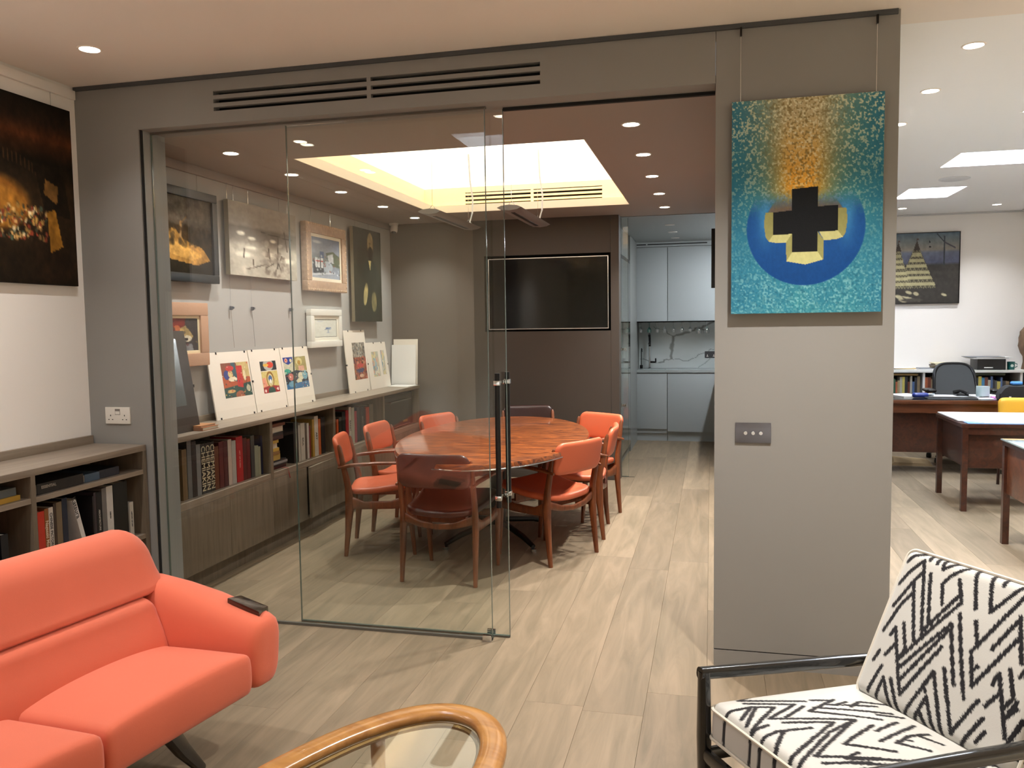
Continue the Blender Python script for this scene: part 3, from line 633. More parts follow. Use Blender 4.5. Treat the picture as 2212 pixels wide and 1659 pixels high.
# flat books on the top shelf
book(-3.06, -2.83, 2.93, 3.20, .791, .838, '#1e1916', 'thick dark book lying flat on the upper shelf behind the sofa', 'flat books behind the sofa', letters=('ESSENTIAL', .018, '#9c9488', -.07, .820, False))
book(-3.05, -2.835, 3.215, 3.31, .791, .828, '#44586c', 'steel-blue book lying flat on the upper shelf behind the sofa', 'flat books behind the sofa')
book(-3.05, -2.84, 3.315, 3.45, .791, .830, '#20242e', 'blackish blue book lying flat at the end of the upper shelf', 'flat books behind the sofa')
book(-3.05, -2.83, 2.60, 2.84, .791, .812, '#b08a2e', 'yellow and white book lying flat under a grey one behind the sofa', 'flat books behind the sofa')
book(-3.05, -2.84, 2.58, 2.83, .8125, .846, '#5a6060', 'grey-green book lying on top of a yellow one behind the sofa', 'flat books behind the sofa')
for i, (y, h_, c, n_) in enumerate(((2.66, .22, '#1c2440', 'navy'), (2.70, .24, '#222a48', 'dark blue'), (2.75, .20, '#14161c', 'black'))): book(-3.04, -2.85, y, y+.036, .459, .459+h_, c, '%s book in the dark left bay of the bookcase behind the sofa' % n_, 'upright books behind the sofa')
# ---------------------------------------------------------------- sockets and switches on the grey wall
so = thing('wall_socket', 'white double socket outlet on the grey wall beside the jamb', 'socket', (-2.958, YG, 1.062))
bx('plate', -3.031, -2.885, YG-.009, YG, 1.019, 1.105, mat('white_plastic', '#d8d4cc', .35), so, bevel=.003)
sw = bx('rocker_recess', -2.972, -2.942, YG-.0098, YG-.0088, 1.066, 1.096, mat('rocker_grey', '#77706a', .5), so); bx('rocker', -2.970, -2.944, YG-.0105, YG-.0098, 1.068, 1.084, mat('white_plastic'), sw)
for cx in (-2.999, -2.917):
    m = MB()
    for dx, z, w_, h_ in ((0, 1.062, .004, .008), (-.011, 1.041, .007, .004), (.011, 1.041, .007, .004)): m.box(cx+dx-w_/2, cx+dx+w_/2, YG-.0096, YG-.0088, z-h_/2, z+h_/2)
    m.build('pin_holes', M_black, so)
dm = thing('dimmer_switch', 'brushed steel plate with three dimmer knobs on the pillar below the painting', 'dimmer switch', (.175, YG, 1.027))
bx('plate', .102, .248, YG-.007, YG, .984, 1.070, M_steel, dm, bevel=.002)
for x in (.143, .174, .205): MB().lathe([(.0085, 0), (.0085, .017), (.0075, .019)], (x, YG-.006, 1.028), 20, Matrix.Rotation(R(90), 3, 'X')).build('knob', M_chrome, dm, smooth=True)
# ---------------------------------------------------------------- pictures in the front room
def hanging(t, x, y, z0, z1, dx=0):
    MB().tube([(x, y, z0), (x+dx, y, z1)], .0012, 6).build('cable', M_chrome, t)
# cross painting on the pillar
aw, ah = 250, 370; A = Art(aw, ah); X, Y = A.X, A.Y
A.a[:] = hx('#2f7488'); n1 = vnoise(aw, ah, 5, 7, 3); A.blend((n1-.35)*1.3, '#3f8890'); A.blend(np.clip(1-X*2.2, 0, 1)*.4+np.clip(X*3-2.3, 0, 1)*.4, '#2b6f96')
beam = np.exp(-((X-.47)/(.30-.12*np.clip(Y/.45, 0, 1)))**2)*np.clip((.56-Y)/.14, 0, 1); fl = vnoise(aw, ah, 85, 110, 5, 2); fl2 = vnoise(aw, ah, 100, 140, 8, 1)
col = np.clip((Y-.08)/.34, 0, 1)[..., None]; bc = hx('#b9ab84')*(1-col)+hx('#dfa035')*col
m_ = np.clip(beam*1.15, 0, 1)[..., None]; A.a = A.a*(1-m_)+bc*m_
A.blend(np.clip((fl-.56)*9, 0, 1)*np.clip(.85-Y*.9, .15, 1)*np.clip(1.3-1.6*np.abs(X-.47)*np.clip(.3+Y, 0, 1), .35, 1), '#dcdcbc'); A.blend(np.clip((.40-fl2)*8, 0, 1)*beam*.6, '#6a5a30')
A.blend(np.clip((fl2-.62)*7, 0, 1)*np.clip((Y-.55)*3, 0, 1)*.6, '#7fb3b8'); A.blend(np.clip((.38-fl)*6, 0, 1)*np.clip((Y-.55)*3, 0, 1)*.5, '#25586c')
asp = ah/aw
dd = np.hypot((X-.498), (Y-.60)*asp*1.0/1.0*.985); ringm = np.clip((.395-dd)/.008, 0, 1)*np.clip((Y-.43-.05*np.abs(X-.5))/.10+fl*.7-.35, 0, 1)
A.blend(ringm, '#1d4f8e'); A.blend(ringm*np.clip((Y-.58)*4, 0, 1), '#123f78'); A.blend(ringm*np.exp(-((np.abs(X-.5)-.27)/.05)**2)*np.clip((.72-Y)*5, 0, 1)*.7, '#4f9cc8')
# cross reveal (pale olive faces) then the dark cross
inner = np.clip((.275-np.hypot(X-.498, (Y-.60)*asp*.985))/.008, 0, 1)
A.blend(inner*np.clip((.545-Y)/.02, 0, 1)*np.clip((Y-.46)/.05, 0, 1)*.6, '#8a5424')
fr = '#b9b77e'; fd = '#8f8d58'
A.poly([(.232, .525), (.285, .525), (.285, .630), (.255, .660), (.235, .640), (.222, .58)], fd); A.poly([(.765, .515), (.712, .515), (.712, .620), (.745, .650), (.762, .63), (.774, .57)], fd)
A.poly([(.285, .628), (.412, .625), (.372, .667), (.30, .667), (.255, .660)], fr); A.poly([(.588, .620), (.712, .620), (.745, .650), (.70, .66), (.622, .662)], fr)
A.poly([(.412, .625), (.412, .715), (.375, .755), (.372, .667)], fd); A.poly([(.580, .620), (.580, .715), (.618, .752), (.622, .662)], fd); A.poly([(.412, .714), (.580, .712), (.618, .752), (.50, .772), (.375, .755)], fr)
A.poly([(.408, .420), (.578, .412), (.580, .505), (.712, .502), (.712, .620), (.580, .622), (.580, .714), (.412, .714), (.412, .628), (.285, .630), (.285, .525), (.408, .518)], '#15171a')
A.grain(.05, 70, 4)
px0, px1, pz0, pz1 = .080, .664, 1.530, 2.398
t = thing('painting', 'teal canvas with a black cross and golden glow hanging on the grey pillar', 'painting', (.37, YG-.02, pz0))
bx('stretcher', px0, px1, 3.570, 3.600, pz0, pz1, mat('canvas_edge', '#7c8a80', .8, bump=.4, bscale=120), t, bevel=.003)
A.mesh('canvas', (px0+.001, 3.5692, pz1-.001), (px1-px0-.002, 0, 0), (0, 0, -(pz1-pz0-.002)), vcol('canvas_paint', .6, bump=.25, spec=.12), t)
for x in (.115, .635):
    hanging(t, x, 3.592, pz1-.01, 2.70); bx('hook', x-.004, x+.004, 3.586, 3.598, 2.665, 2.70, M_blackm, t)
# dark village painting on the left wall
A = Art(110, 110); A.vgrad([(0, '#15120d'), (.12, '#241a12'), (.2, '#4a2a18'), (.27, '#2c1d12'), (.33, '#17130d'), (.5, '#2c2114'), (1, '#1c150d')])
A.ell(.28, .58, .32, .16, '#8a5a24', .3); A.ell(.28, .60, .28, .12, '#9c6a2a', .2); A.ell(.15, .36, .09, .11, '#8f8a66', .1, .8)
for k in range(40): q = k/40*math.pi; A.seg(.28+.5*math.cos(q), .55-.20*math.sin(q), .28+.5*math.cos(q), .50-.20*math.sin(q), .006, '#3a2a1a')
A.poly([(.55, .80), (.62, .66), (.85, .76), (.98, .9), (.85, 1), (.6, .98)], '#20170e').poly([(.62, .35), (.9, .38), (.95, .62), (.7, .60)], '#1a140d').poly([(.72, .42), (.84, .45), (.82, .55), (.70, .50)], '#6b4c26').poly([(0, .88), (.15, .84), (.25, .98), (.2, 1), (0, 1)], '#15100a')
A.dabs(240, .18, .74, .58, .76, .006, .02, ['#b08a4a', '#7a3a28', '#4a5a48', '#caa468', '#93402c', '#3a3a2c', '#d8c49a', '#6a5030', '#2a2016'], 5)
A.poly([(.72, .60), (.80, .58), (.86, .78), (.74, .82)], '#8a5f22'); A.grain(.3, 12, 6).grain(.2, 40, 7); A.a *= 1.15
t = thing('painting', 'dark oil painting of a village crowd on the white left wall', 'painting', (XL+.02, 3.22, 1.72))
bx('stretcher', XL+.002, XL+.024, 2.90, 3.548, 1.722, 2.588, mat('dark_canvas_edge', '#15120e', .7), t, bevel=.002)
A.mesh('canvas', (XL+.0245, 2.901, 2.587), (0, .646, 0), (0, 0, -.864), vcol('canvas_paint'), t)
for y in (3.02, 3.44): hanging(t, XL+.012, y, 2.58, 2.66)
# ---------------------------------------------------------------- long sideboard in the meeting room
X0, X1 = XL+.001, -2.80; YS = [3.83, 4.83, 5.76, 6.745, 7.64]; ZS = .545
BAYN = ['nearest the glass', 'with the horizontal pile', 'behind the left chairs', 'by the television wall']
wt = thing('worktop', 'long taupe oak worktop carrying leaning prints along the meeting room wall', 'worktop', (-2.96, 5.8, .88))
bx('board', X0, X1+.004, 3.802, 7.66, .885, .915, M_ashh, wt, bevel=.001); bx('upstand', X0, X0+.018, 3.802, 7.66, .915, .955, M_ashh, wt, bevel=.001)
for i in range(4):
    a, b = YS[i], YS[i+1]; t = thing('sideboard_unit', 'taupe oak sideboard unit %s' % BAYN[i], 'cabinet', (-2.965, (a+b)/2, 0), group='sideboard units under the worktop')
    bx('back_panel', X0, X0+.008, a, b, .1, .884, M_ash, t); bx('side_panel', X0+.008, X1, a, a+.016, .13, .884, M_ash, t); bx('side_panel', X0+.008, X1, b-.016, b-.0005, .13, .884, M_ash, t)
    bx('shelf', X0+.008, X1-.002, a+.016, b-.016, ZS-.022, ZS, M_ashh, t); bx('rail', X1-.022, X1-.001, a+.016, b-.016, .505, ZS-.022, M_ashh, t); bx('base_board', X0+.008, X1, a+.016, b-.016, .13, .148, M_ash, t)
    bx('plinth', X0, X1-.085, a, b-.0005, 0, .13, M_ash, t)
    ym = (a+b)/2; ajar = i == 1
    bx('door', X1-.018, X1+.001, a+.003, ym-.0015, .135, .503, M_ash, t, bevel=.001)
    dr = bx('door', X1-.018, X1+.001, ym+(.012 if ajar else .0015), b-.003, .135, .503, M_ash, t, bevel=.001)
    if ajar:   # this door stands slightly open, hinged at its far edge
        P = Vector((X1-t.location.x, b-.003-t.location.y, 0)); dr.matrix_basis = Matrix.Translation(P) @ Matrix.Rotation(R(3.2), 4, 'Z') @ Matrix.Translation(-P)
    bx('dark_inside', X1-.024, X1-.020, a+.016, b-.016, .15, .50, M_black, t)
E1 = [(190, 245, 500, '#6e5a3c', 'tan paper-backed book'), (250, 300, 392, '#5d6060', 'plain grey book'), (305, 358, 402, '#26221e', 'dark brown patterned book'), (362, 412, 440, '#7b7d7e', 'pale grey book'), (416, 468, 432, '#16150f', 'black book with pale capital lettering', ('CHEMIAKIN', .050, '#cfc6a8')), (471, 522, 420, '#16150f', 'black book with pale capital lettering', ('CHEMIAKIN', .050, '#cfc6a8')), (525, 574, 408, '#16150f', 'black book with pale capital lettering', ('CHEMIAKIN', .050, '#cfc6a8')),
      (578, 628, 465, '#5e331a', 'rust brown book'), (632, 684, 410, '#531a1c', 'dark red book'), (688, 736, 400, '#431417', 'maroon book'), (740, 782, 380, '#b9ada3', 'white speckled book'), (786, 834, 395, '#a9a7a2', 'off-white book'), (838, 914, 345, '#a81d22', 'wide bright red book', ('ART OF RUSSIA', .016, '#d99a92')), (917, 962, 362, '#4a1416', 'deep red book'), (965, 1003, 375, '#5a1a1a', 'wine red book with a pale edge'), (1012, 1054, 332, '#3a4140', 'dark marbled book'), (1058, 1104, 455, '#8b917f', 'short sage book'), (1106, 1130, 465, '#9a9c88', 'thin short pale book'), (1132, 1158, 332, '#1e2140', 'navy book')]
px_books(-2.85, ZS, E1, 5.53, 360, 880, 'in the bay nearest the glass', 'upright books in the sideboard', .19, 4.80, 3.862)
E2 = [(460, 520, 440, '#16181a', 'black book'), (526, 550, 480, '#b9b7b0', 'thin white book'), (556, 612, 452, '#c4c0b6', 'white book with black letters', ('SAUL', .026, '#222222')), (616, 638, 470, '#5b5048', 'brown-grey book'), (641, 667, 452, '#c9c6c0', 'narrow white book'), (669, 690, 486, '#7a2326', 'thin red book'), (712, 736, 402, '#b08f3c', 'mustard book'), (739, 788, 360, '#cbc6bb', 'tall white book with black type', ('ART', .03, '#1a1a1a')), (792, 822, 396, '#c0622a', 'orange book'), (830, 878, 372, '#15171a', 'thick black book')]
px_books(-2.85, ZS, E2, 6.144, 560, 840, 'in the bay with the flat pile', 'upright books in the sideboard', .19, 5.73, 5.12)
E3 = [(1036, 1060, 402, '#b9501f', 'thin orange book'), (1066, 1104, 372, '#1b1c18', 'dark green-black book'), (1107, 1150, 300, '#191a1c', 'tall black book'), (1156, 1192, 282, '#a3202c', 'crimson book'), (1198, 1226, 240, '#c8c4ba', 'white book with black type', ('BAKST', .03, '#222222')), (1232, 1268, 246, '#b4b4a4', 'pale grey-green book'), (1274, 1302, 292, '#9c1f3a', 'raspberry book'), (1306, 1343, 240, '#2a2630', 'plum-black book'), (1347, 1408, 230, '#17141a', 'wide black lettered book', ('MASTERS', .03, '#8f8a86')), (1412, 1424, 260, '#501a1e', 'thin maroon book'), (1427, 1466, 240, '#b23a1c', 'red-orange book'), (1470, 1520, 200, '#6d6658', 'marbled grey-brown book')]
px_books(-2.85, ZS, E3, 6.144, 560, 840, 'in the bay behind the left chairs', 'upright books in the sideboard', .19, 6.72, 5.785)
# horizontal pile in the second bay
pile = [(.022, '#4a1418', 'dark red', .26, .20), (.014, '#1a1a1c', 'black', .25, .20), (.016, '#8b8d8f', 'silver grey', .25, .19), (.012, '#2a2c30', 'charcoal', .24, .19), (.040, '#b59a50', 'yellow paperback', .16, .13), (.020, '#8e6d44', 'tan paperback', .15, .13), (.022, '#c9a94c', 'golden paperback', .15, .13), (.034, '#d8d6d0', 'white paperback', .15, .13), (.022, '#b89a48', 'mustard paperback', .14, .13), (.026, '#3a2320', 'brown-red', .20, .16), (.018, '#20201f', 'black and white', .22, .17), (.042, '#4c5052', 'thick grey', .24, .19), (.020, '#7a4a32', 'russet top', .26, .19)]
z = ZS
for i, (h_, c, nm, wd_, dp) in enumerate(pile):
    y0 = 4.858+random.uniform(0, .008); book(-2.845-dp, -2.845+random.uniform(-.012, .008), y0, y0+wd_*.95, z, z+h_-.0006, c, '%s book, %s from the bottom of the flat pile in the sideboard' % (nm, ORD[i]), 'books piled flat in the sideboard', spine='-x' if i in (7, 11) else '+x'); z += h_
o = MB().tube([(-2.84, 5.02, ZS+.006), (-2.797, 5.03, ZS+.002), (-2.794, 5.035, .51), (-2.793, 5.045, .475)], [(.004, .001)]*4, 6).build('bookmark_ribbon', mat('red_ribbon', '#b03a3a', .7), label='thin red ribbon bookmark hanging over the sideboard edge', cat='ribbon')
# dark box with a bar handle in the last bay
t = thing('drinks_cooler', 'small black glass-fronted cooler with a thin bar handle in the last sideboard bay', 'cooler', (-2.97, 7.19, ZS))
bx('case', -3.10, -2.86, 6.80, 7.60, ZS+.001, .86, mat('cooler_case', '#111312', .3), t, bevel=.004); bx('door_glass', -2.858, -2.852, 6.81, 7.59, ZS+.01, .85, mat('cooler_glass', '#0a0c0c', .08, coat=.8), t)
MB().tube([(-2.83, 6.98, .80), (-2.83, 7.50, .80)], .006, 10).box(-2.853, -2.828, 7.02, 7.03, .795, .805).box(-2.853, -2.828, 7.45, 7.46, .795, .805).build('handle', M_chrome, t, smooth=True)
bx('badge', -2.8518, -2.8505, 7.33, 7.45, .585, .605, mat('gilt', '#a89a5a', .4, .6), t)
# ---------------------------------------------------------------- clip-framed prints and sheets on the worktop
M_print = vcol('print_ink', .35, coat=.35)
def print_frame(y0, y1, ztop, label, arts, clips, xb=-3.045, xt=-3.108):
    t = thing('clip_frame_print', label, 'framed print', (xb, (y0+y1)/2, .915), group='clip-framed prints leaning on the worktop')
    h_ = ztop-.915; U = Vector((xt-xb, 0, h_)); n_ = Vector((h_, 0, -(xt-xb))).normalized()
    def P(fy, fz, off=0): return Vector((xb, y0+(y1-y0)*fy, .9155))+U*fz+n_*off
    MB().hexa([P(0, 0, -.008), P(1, 0, -.008), P(1, 1, -.008), P(0, 1, -.008)], [P(0, 0), P(1, 0), P(1, 1), P(0, 1)]).build('mount', mat('mount_card', '#efe6da', .35, coat=.3), t)
    for nm, A_, fy0, fy1, fz0, fz1 in arts: A_.mesh(nm, P(fy0, fz1, .0006), P(fy1, fz1)-P(fy0, fz1), P(fy0, fz0)-P(fy0, fz1), M_print, t)
    for fy, fz in clips:
        c = P(fy, fz, 0); e = .007; s_ = -1 if fz > .9 else (1 if fz < .1 else 0); ye = -1 if fy > .9 else (1 if fy < .1 else 0)
        m = MB(); uu = U.normalized(); yy = Vector((0, 1, 0)); c = c+uu*s_*.006+yy*ye*.004*(1 if not s_ else 0)
        m.hexa([c+yy*a*e+uu*b*e-n_*.010 for a, b in ((-1, -1), (1, -1), (1, 1), (-1, 1))], [c+yy*a*e+uu*b*e+n_*.002 for a, b in ((-1, -1), (1, -1), (1, 1), (-1, 1))]); m.build('clip', M_blackm, t)
def collage(w_, h_, bg, cols, seed, n=40, rects=True):
    A_ = Art(w_, h_, bg); g_ = random.Random(seed)
    for k in range(n):
        x, y = g_.random(), g_.random(); c = g_.choice(cols)
        if k < n*.3 and rects: A_.poly([(x-g_.uniform(.1, .3), y-g_.uniform(.1, .25)), (x+g_.uniform(.1, .3), y-g_.uniform(.05, .2)), (x+g_.uniform(.05, .3), y+g_.uniform(.1, .25)), (x-g_.uniform(.1, .3), y+g_.uniform(.1, .3))], c)
        elif k < n*.8: A_.ell(x, y, g_.uniform(.03, .12), g_.uniform(.03, .14), c, .15, 1, g_.uniform(0, 90))
        else: A_.seg(x, y, x+g_.uniform(-.2, .2), y+g_.uniform(-.2, .2), .012, c)
    return A_.grain(.12, 20, seed)
A1 = Art(90, 96, '#b5552c'); A1.poly([(0, 0), (.55, 0), (.5, .35), (0, .4)], '#8a4a32').poly([(.55, 0), (1, 0), (1, .45), (.6, .4)], '#cdb67a').poly([(.35, 0), (.5, 0), (.55, .6), (.4, .5)], '#2c5560').poly([(0, .72), (1, .60), (1, 1), (0, 1)], '#1f4a42').poly([(.55, .1), (.75, .1), (.70, .75), (.5, .7)], '#c02a24')
A1.ell(.30, .16, .15, .08, '#c8302a').ell(.62, .24, .08, .08, '#cc2f30').ell(.16, .35, .10, .14, '#2f3f8a').ell(.3, .33, .09, .10, '#d8c48a').ell(.36, .48, .16, .07, '#efe2c4').ell(.24, .82, .16, .05, '#d4a868').ell(.55, .95, .17, .13, '#a25a3c').ell(.80, .40, .05, .16, '#e6d8b0').ell(.88, .78, .08, .1, '#b8b49a').dabs(40, 0, 1, 0, 1, .012, .03, ['#e8d9a8', '#22384a', '#c2362c', '#e0b04a', '#f0e6d0', '#17202a'], 3).grain(.1, 20, 2)
print_frame(4.605, 5.075, 1.345, 'clip-framed print of a red, orange and green figure scene, nearest the glass', [('print', A1, .28, .97, .30, .83)], [(.22, 1), (.93, 1), (.10, 0), (.93, 0)])
A2 = Art(60, 90, '#d9c77a'); A2.rect(0, 0, 1, .30, '#12202a').ell(.5, .12, .32, .20, '#b7b9b0').ell(.6, .13, .22, .10, '#d8402c').ell(.35, .13, .18, .05, '#e8b84a').rect(0, .295, 1, .32, '#eee6da').poly([(0, .55), (.2, .5), (.3, .8), (.05, .85)], '#e79a80').poly([(0, .82), (.3, .78), (.7, .78), (1, .82), (1, 1), (0, 1)], '#a3262a').ell(.5, .95, .22, .14, '#1f4a40').ell(.5, .58, .24, .26, '#9a6a20').ell(.5, .60, .18, .21, '#d8cf9a').ell(.5, .55, .12, .10, '#4a6ea8').ell(.5, .64, .06, .07, '#f0f0e8').ell(.12, .92, .06, .05, '#f2d8d0').ell(.88, .90, .06, .05, '#f2d8d0').dabs(24, 0, 1, .34, .9, .01, .03, ['#e8e0b8', '#b03a2c', '#8a8a40'], 4).grain(.08, 20, 2)
print_frame(5.085, 5.505, 1.348, 'clip-framed print with an oval figure below a dark planet panel', [('print', A2, .30, .82, .28, .80)], [(.12, 1), (.85, 1), (0, .5), (.12, 0), (.95, 0)])
A3 = Art(90, 96, '#c9c8b0'); A3.poly([(0, 0), (.42, 0), (.40, .16), (.2, .24), (.02, .15)], '#1c3c9a').ell(.13, .10, .07, .07, '#e2a890').ell(.13, .10, .03, .03, '#c83a30').ell(.33, .11, .05, .06, '#e6dcb0').poly([(.45, .02), (1, 0), (1, .46), (.5, .46)], '#a89c60').ell(.68, .16, .15, .13, '#d8cc90').ell(.68, .20, .07, .08, '#b8902c').rect(.62, .30, .88, .46, '#e0a890').ell(.12, .45, .14, .09, '#2fa08a').poly([(.0, .55), (.5, .42), (1, .52), (1, .85), (0, .9)], '#1d2c3c').ell(.24, .62, .12, .12, '#c87a70').ell(.68, .62, .14, .13, '#d8d2b8').ell(.86, .60, .12, .15, '#7ab0c0').ell(.58, .78, .12, .10, '#ded8b8').poly([(0, .84), (1, .80), (1, 1), (0, 1)], '#2a6a9a').ell(.25, .84, .16, .10, '#6a9ab0').dabs(60, 0, 1, .4, 1, .012, .035, ['#e8e0c0', '#1c2a44', '#3a7aa8', '#b84a3a', '#0f1a24', '#8ac0c8'], 9).grain(.1, 20, 2)
print_frame(5.515, 5.945, 1.350, 'clip-framed blue and ochre print behind the edge of the sliding door', [('print', A3, .05, .86, .28, .83)], [(.10, 1), (.83, 1), (1, .5), (.88, 0)])
A4 = Art(60, 110, '#8a7a6a'); A4.rect(0, 0, 1, .40, '#8f877a').rect(0, .40, 1, 1, '#9a4a34').dabs(110, 0, 1, .0, .38, .02, .06, ['#b8b0a0', '#5a544c', '#d0c8b8', '#3c3a38', '#8a9498'], 3).dabs(90, 0, 1, .4, .98, .02, .07, ['#b8604a', '#7a3028', '#c8a080', '#3a3c5a', '#d86a58', '#2a1e20', '#b08a50'], 6).ell(.5, .62, .25, .06, '#c8383a').poly([(.2, .72), (.8, .70), (.7, .80), (.3, .82)], '#34406a').ell(.55, .90, .18, .05, '#d8b498').grain(.15, 30, 4)
print_frame(6.610, 7.055, 1.467, 'tall clip-framed print in grey and brick red leaning under the bearded portrait', [('print', A4, .32, .92, .20, .80)], [(.22, 1), (.84, 1), (0, .45), (.25, 0), (.85, 0)], xb=-3.055)
pal = ['#9ab8c0', '#d8c890', '#d8a088', '#7aa0b8', '#c8b8a0', '#8a9a90', '#e0d8c0']
print_frame(7.070, 7.545, 1.348, 'pale clip-framed print with two narrow pastel strips next to the blank sheets', [('print', collage(40, 80, '#b8b8a0', pal, 5, 36), .22, .55, .26, .80), ('print', collage(24, 80, '#90a8b0', pal, 8, 30), .68, .86, .28, .82)], [(.40, 1), (.80, 1), (0, .55), (1, .5)], xb=-3.05)
for (xa, xb2, zt, yy, lb) in ((-3.11, -2.852, 1.367, 7.785, 'taller blank cream sheet standing against the television wall'), (-3.115, -2.858, 1.312, 7.745, 'shorter blank white sheet standing in front of a taller one')):
    MB().hexa([(xa, yy-.035, .9155), (xb2, yy-.035, .9155), (xb2, yy-.032, .9155), (xa, yy-.032, .9155)], [(xa, yy, zt), (xb2, yy, zt), (xb2, yy+.003, zt), (xa, yy+.003, zt)]).build('blank_sheet', M_cream if zt > 1.33 else M_paper, label=lb, cat='paper')
MB().hexa([(-3.08, 7.46, .9155), (-2.83, 7.40, .9155), (-2.81, 7.64, .9155), (-3.06, 7.68, .9155)], [(-3.08, 7.46, .9185), (-2.83, 7.40, .9185), (-2.81, 7.64, .9185), (-3.06, 7.68, .9185)]).build('flat_sheet', M_paper, label='blank white sheet lying flat at the far end of the worktop', cat='paper')
book(-2.93, -2.825, 4.125, 4.285, .9155, .934, '#a86e48', 'small pinkish paperback lying on the worktop beside the dark frames', 'small books on the worktop', spine='-yflat')
book(-2.935, -2.84, 4.13, 4.275, .9345, .944, '#c58b5c', 'thin orange booklet on top of the small paperback on the worktop', 'small books on the worktop', spine='-yflat')
def leaner(y0, y1, xb, xt, zt, th, m_, name, label, front=None):
    t = thing(name, label, 'picture', (xb, (y0+y1)/2, .9155)); U = Vector((xt-xb, 0, zt-.9155)); n_ = Vector((U.z, 0, -U.x)).normalized()
    P = lambda y, f_, o_: Vector((xb, y, .9155))+U*f_+n_*o_+Vector((0, 0, 0 if f_ else n_.z*-o_))
    MB().hexa([P(y0, 0, -th), P(y1, 0, -th), P(y1, 1, -th), P(y0, 1, -th)], [P(y0, 0, 0), P(y1, 0, 0), P(y1, 1, 0), P(y0, 1, 0)]).build('frame', m_, t, bevel=.002)
    if front: MB().hexa([P(y0+.02, .26, .0002), P(y1-.09, .26, .0002), P(y1-.09, .92, .0002), P(y0+.02, .92, .0002)], [P(y0+.02, .26, .001), P(y1-.09, .26, .001), P(y1-.09, .92, .001), P(y0+.02, .92, .001)]).build('face', front, t)
    return t
leaner(3.86, 4.195, -2.885, -2.972, 1.490, .035, mat('dark_bronze', '#37302a', .4), 'leaning_picture', 'tall dark framed picture leaning behind the left jamb on the worktop', mat('dark_glazing', '#4a4d47', .12, coat=.5))
tq = leaner(3.90, 4.270, -2.945, -3.018, 1.440, .012, mat('teal_board', '#5e8286', .5), 'leaning_picture', 'thin teal board leaning behind the dark framed picture')
bx('clip', -2.995, -2.972, 4.262, 4.276, 1.155, 1.172, M_blackm, tq)
# ---------------------------------------------------------------- pictures on the meeting room wall
XW = XL+.001
def framed(label, y0, y1, z0, z1, fw, depth, fm, art, name='painting', inner=None, cables=(), tilt=0, ornate=None, xoff=.012):
    t = thing(name, label, 'painting', (XW, (y0+y1)/2, z0)); xa, xb = XW+xoff, XW+xoff+depth
    if fw:
        m = MB()
        for a in ((y0, y1, z0, z0+fw), (y0, y1, z1-fw, z1), (y0, y0+fw, z0+fw, z1-fw), (y1-fw, y1, z0+fw, z1-fw)): m.box(xa, xb, *a)
        m.build('frame', fm, t, bevel=.006 if fw > .03 else .002)
    if inner:
        w_, im = inner; m = MB(); q0, q1, q2, q3 = y0+fw, y1-fw, z0+fw, z1-fw
        for a in ((q0, q1, q2, q2+w_), (q0, q1, q3-w_, q3), (q0, q0+w_, q2+w_, q3-w_), (q1-w_, q1, q2+w_, q3-w_)): m.box(xa, xb-.012, *a)
        m.build('slip', im, t, bevel=.002); fw = fw+w_
    bx('stretcher', xa, xb-.016 if fw else xb, y0+fw, y1-fw, z0+fw, z1-fw, mat('raw_canvas_edge', '#8a7f68', .8, bump=.5, bscale=150), t)
    xs = xb-.0155 if fw else xb+.0005
    art.mesh('canvas', (xs, y0+fw, z1-fw), (0, y1-y0-2*fw, 0), (0, 0, -(z1-z0-2*fw)), vcol('canvas_paint'), t)
    if ornate:
        m = MB(); n_ = int((y1-y0)/.034)
        for k in range(n_):
            yy = y0+.017+(y1-y0-.034)*k/(n_-1)
            for zz in (z0+.012, z1-.012): m.lathe([(.010, 0), (.008, .006), (.003, .009)], (xb-.004, yy, zz), 8, Matrix.Rotation(R(90), 3, 'Y'))
        n_ = int((z1-z0)/.034)
        for k in range(1, n_-1):
            zz = z0+.012+(z1-z0-.024)*k/(n_-1)
            for yy in (y0+.014, y1-.014): m.lathe([(.010, 0), (.008, .006), (.003, .009)], (xb-.004, yy, zz), 8, Matrix.Rotation(R(90), 3, 'Y'))
        m.build('carved_beading', ornate, t, smooth=True)
    for y in cables: hanging(t, XW+.008, y, z1-.02, 2.46)
    return t
A = Art(80, 72, '#4a4136'); A.vgrad([(0, '#5d574f'), (.3, '#6a6257'), (.42, '#3c3427'), (.75, '#2e2618'), (1, '#1f190f')])
A.poly([(0, .52), (.30, .42), (.45, .55), (.62, .60), (.80, .64), (.95, .80), (.7, .88), (0, .80)], '#a87b3c').poly([(0, .58), (.35, .60), (.85, .75), (.6, .82), (0, .72)], '#c1924c').seg(.42, .34, .40, .58, .022, '#b08a5c').seg(.42, .36, .52, .26, .01, '#8a6c48').dabs(60, .2, 1, .38, .62, .02, .07, ['#33291a', '#4a3c26', '#2a2214'], 4, .6).grain(.3, 10, 3).grain(.15, 35, 4)
framed('tree and golden hillside painting in a black frame, half hidden by the jamb', 4.10, 4.735, 1.785, 2.345, .052, .045, mat('black_frame', '#17191a', .35), A, cables=(4.2, 4.6))
A = Art(100, 60, '#9a948a'); A.vgrad([(0, '#a09a90'), (.30, '#8f897f'), (.34, '#6d665d'), (.5, '#7d766c'), (.6, '#b0a99b'), (1, '#a9a294')])
for q in ((.16, .42, .07, .035), (.31, .47, .07, .03), (.62, .46, .06, .03), (.30, .60, .10, .03), (.63, .66, .20, .04), (.85, .72, .15, .05), (.2, .70, .14, .05)): A.ell(*q, '#ded8c6', .5)
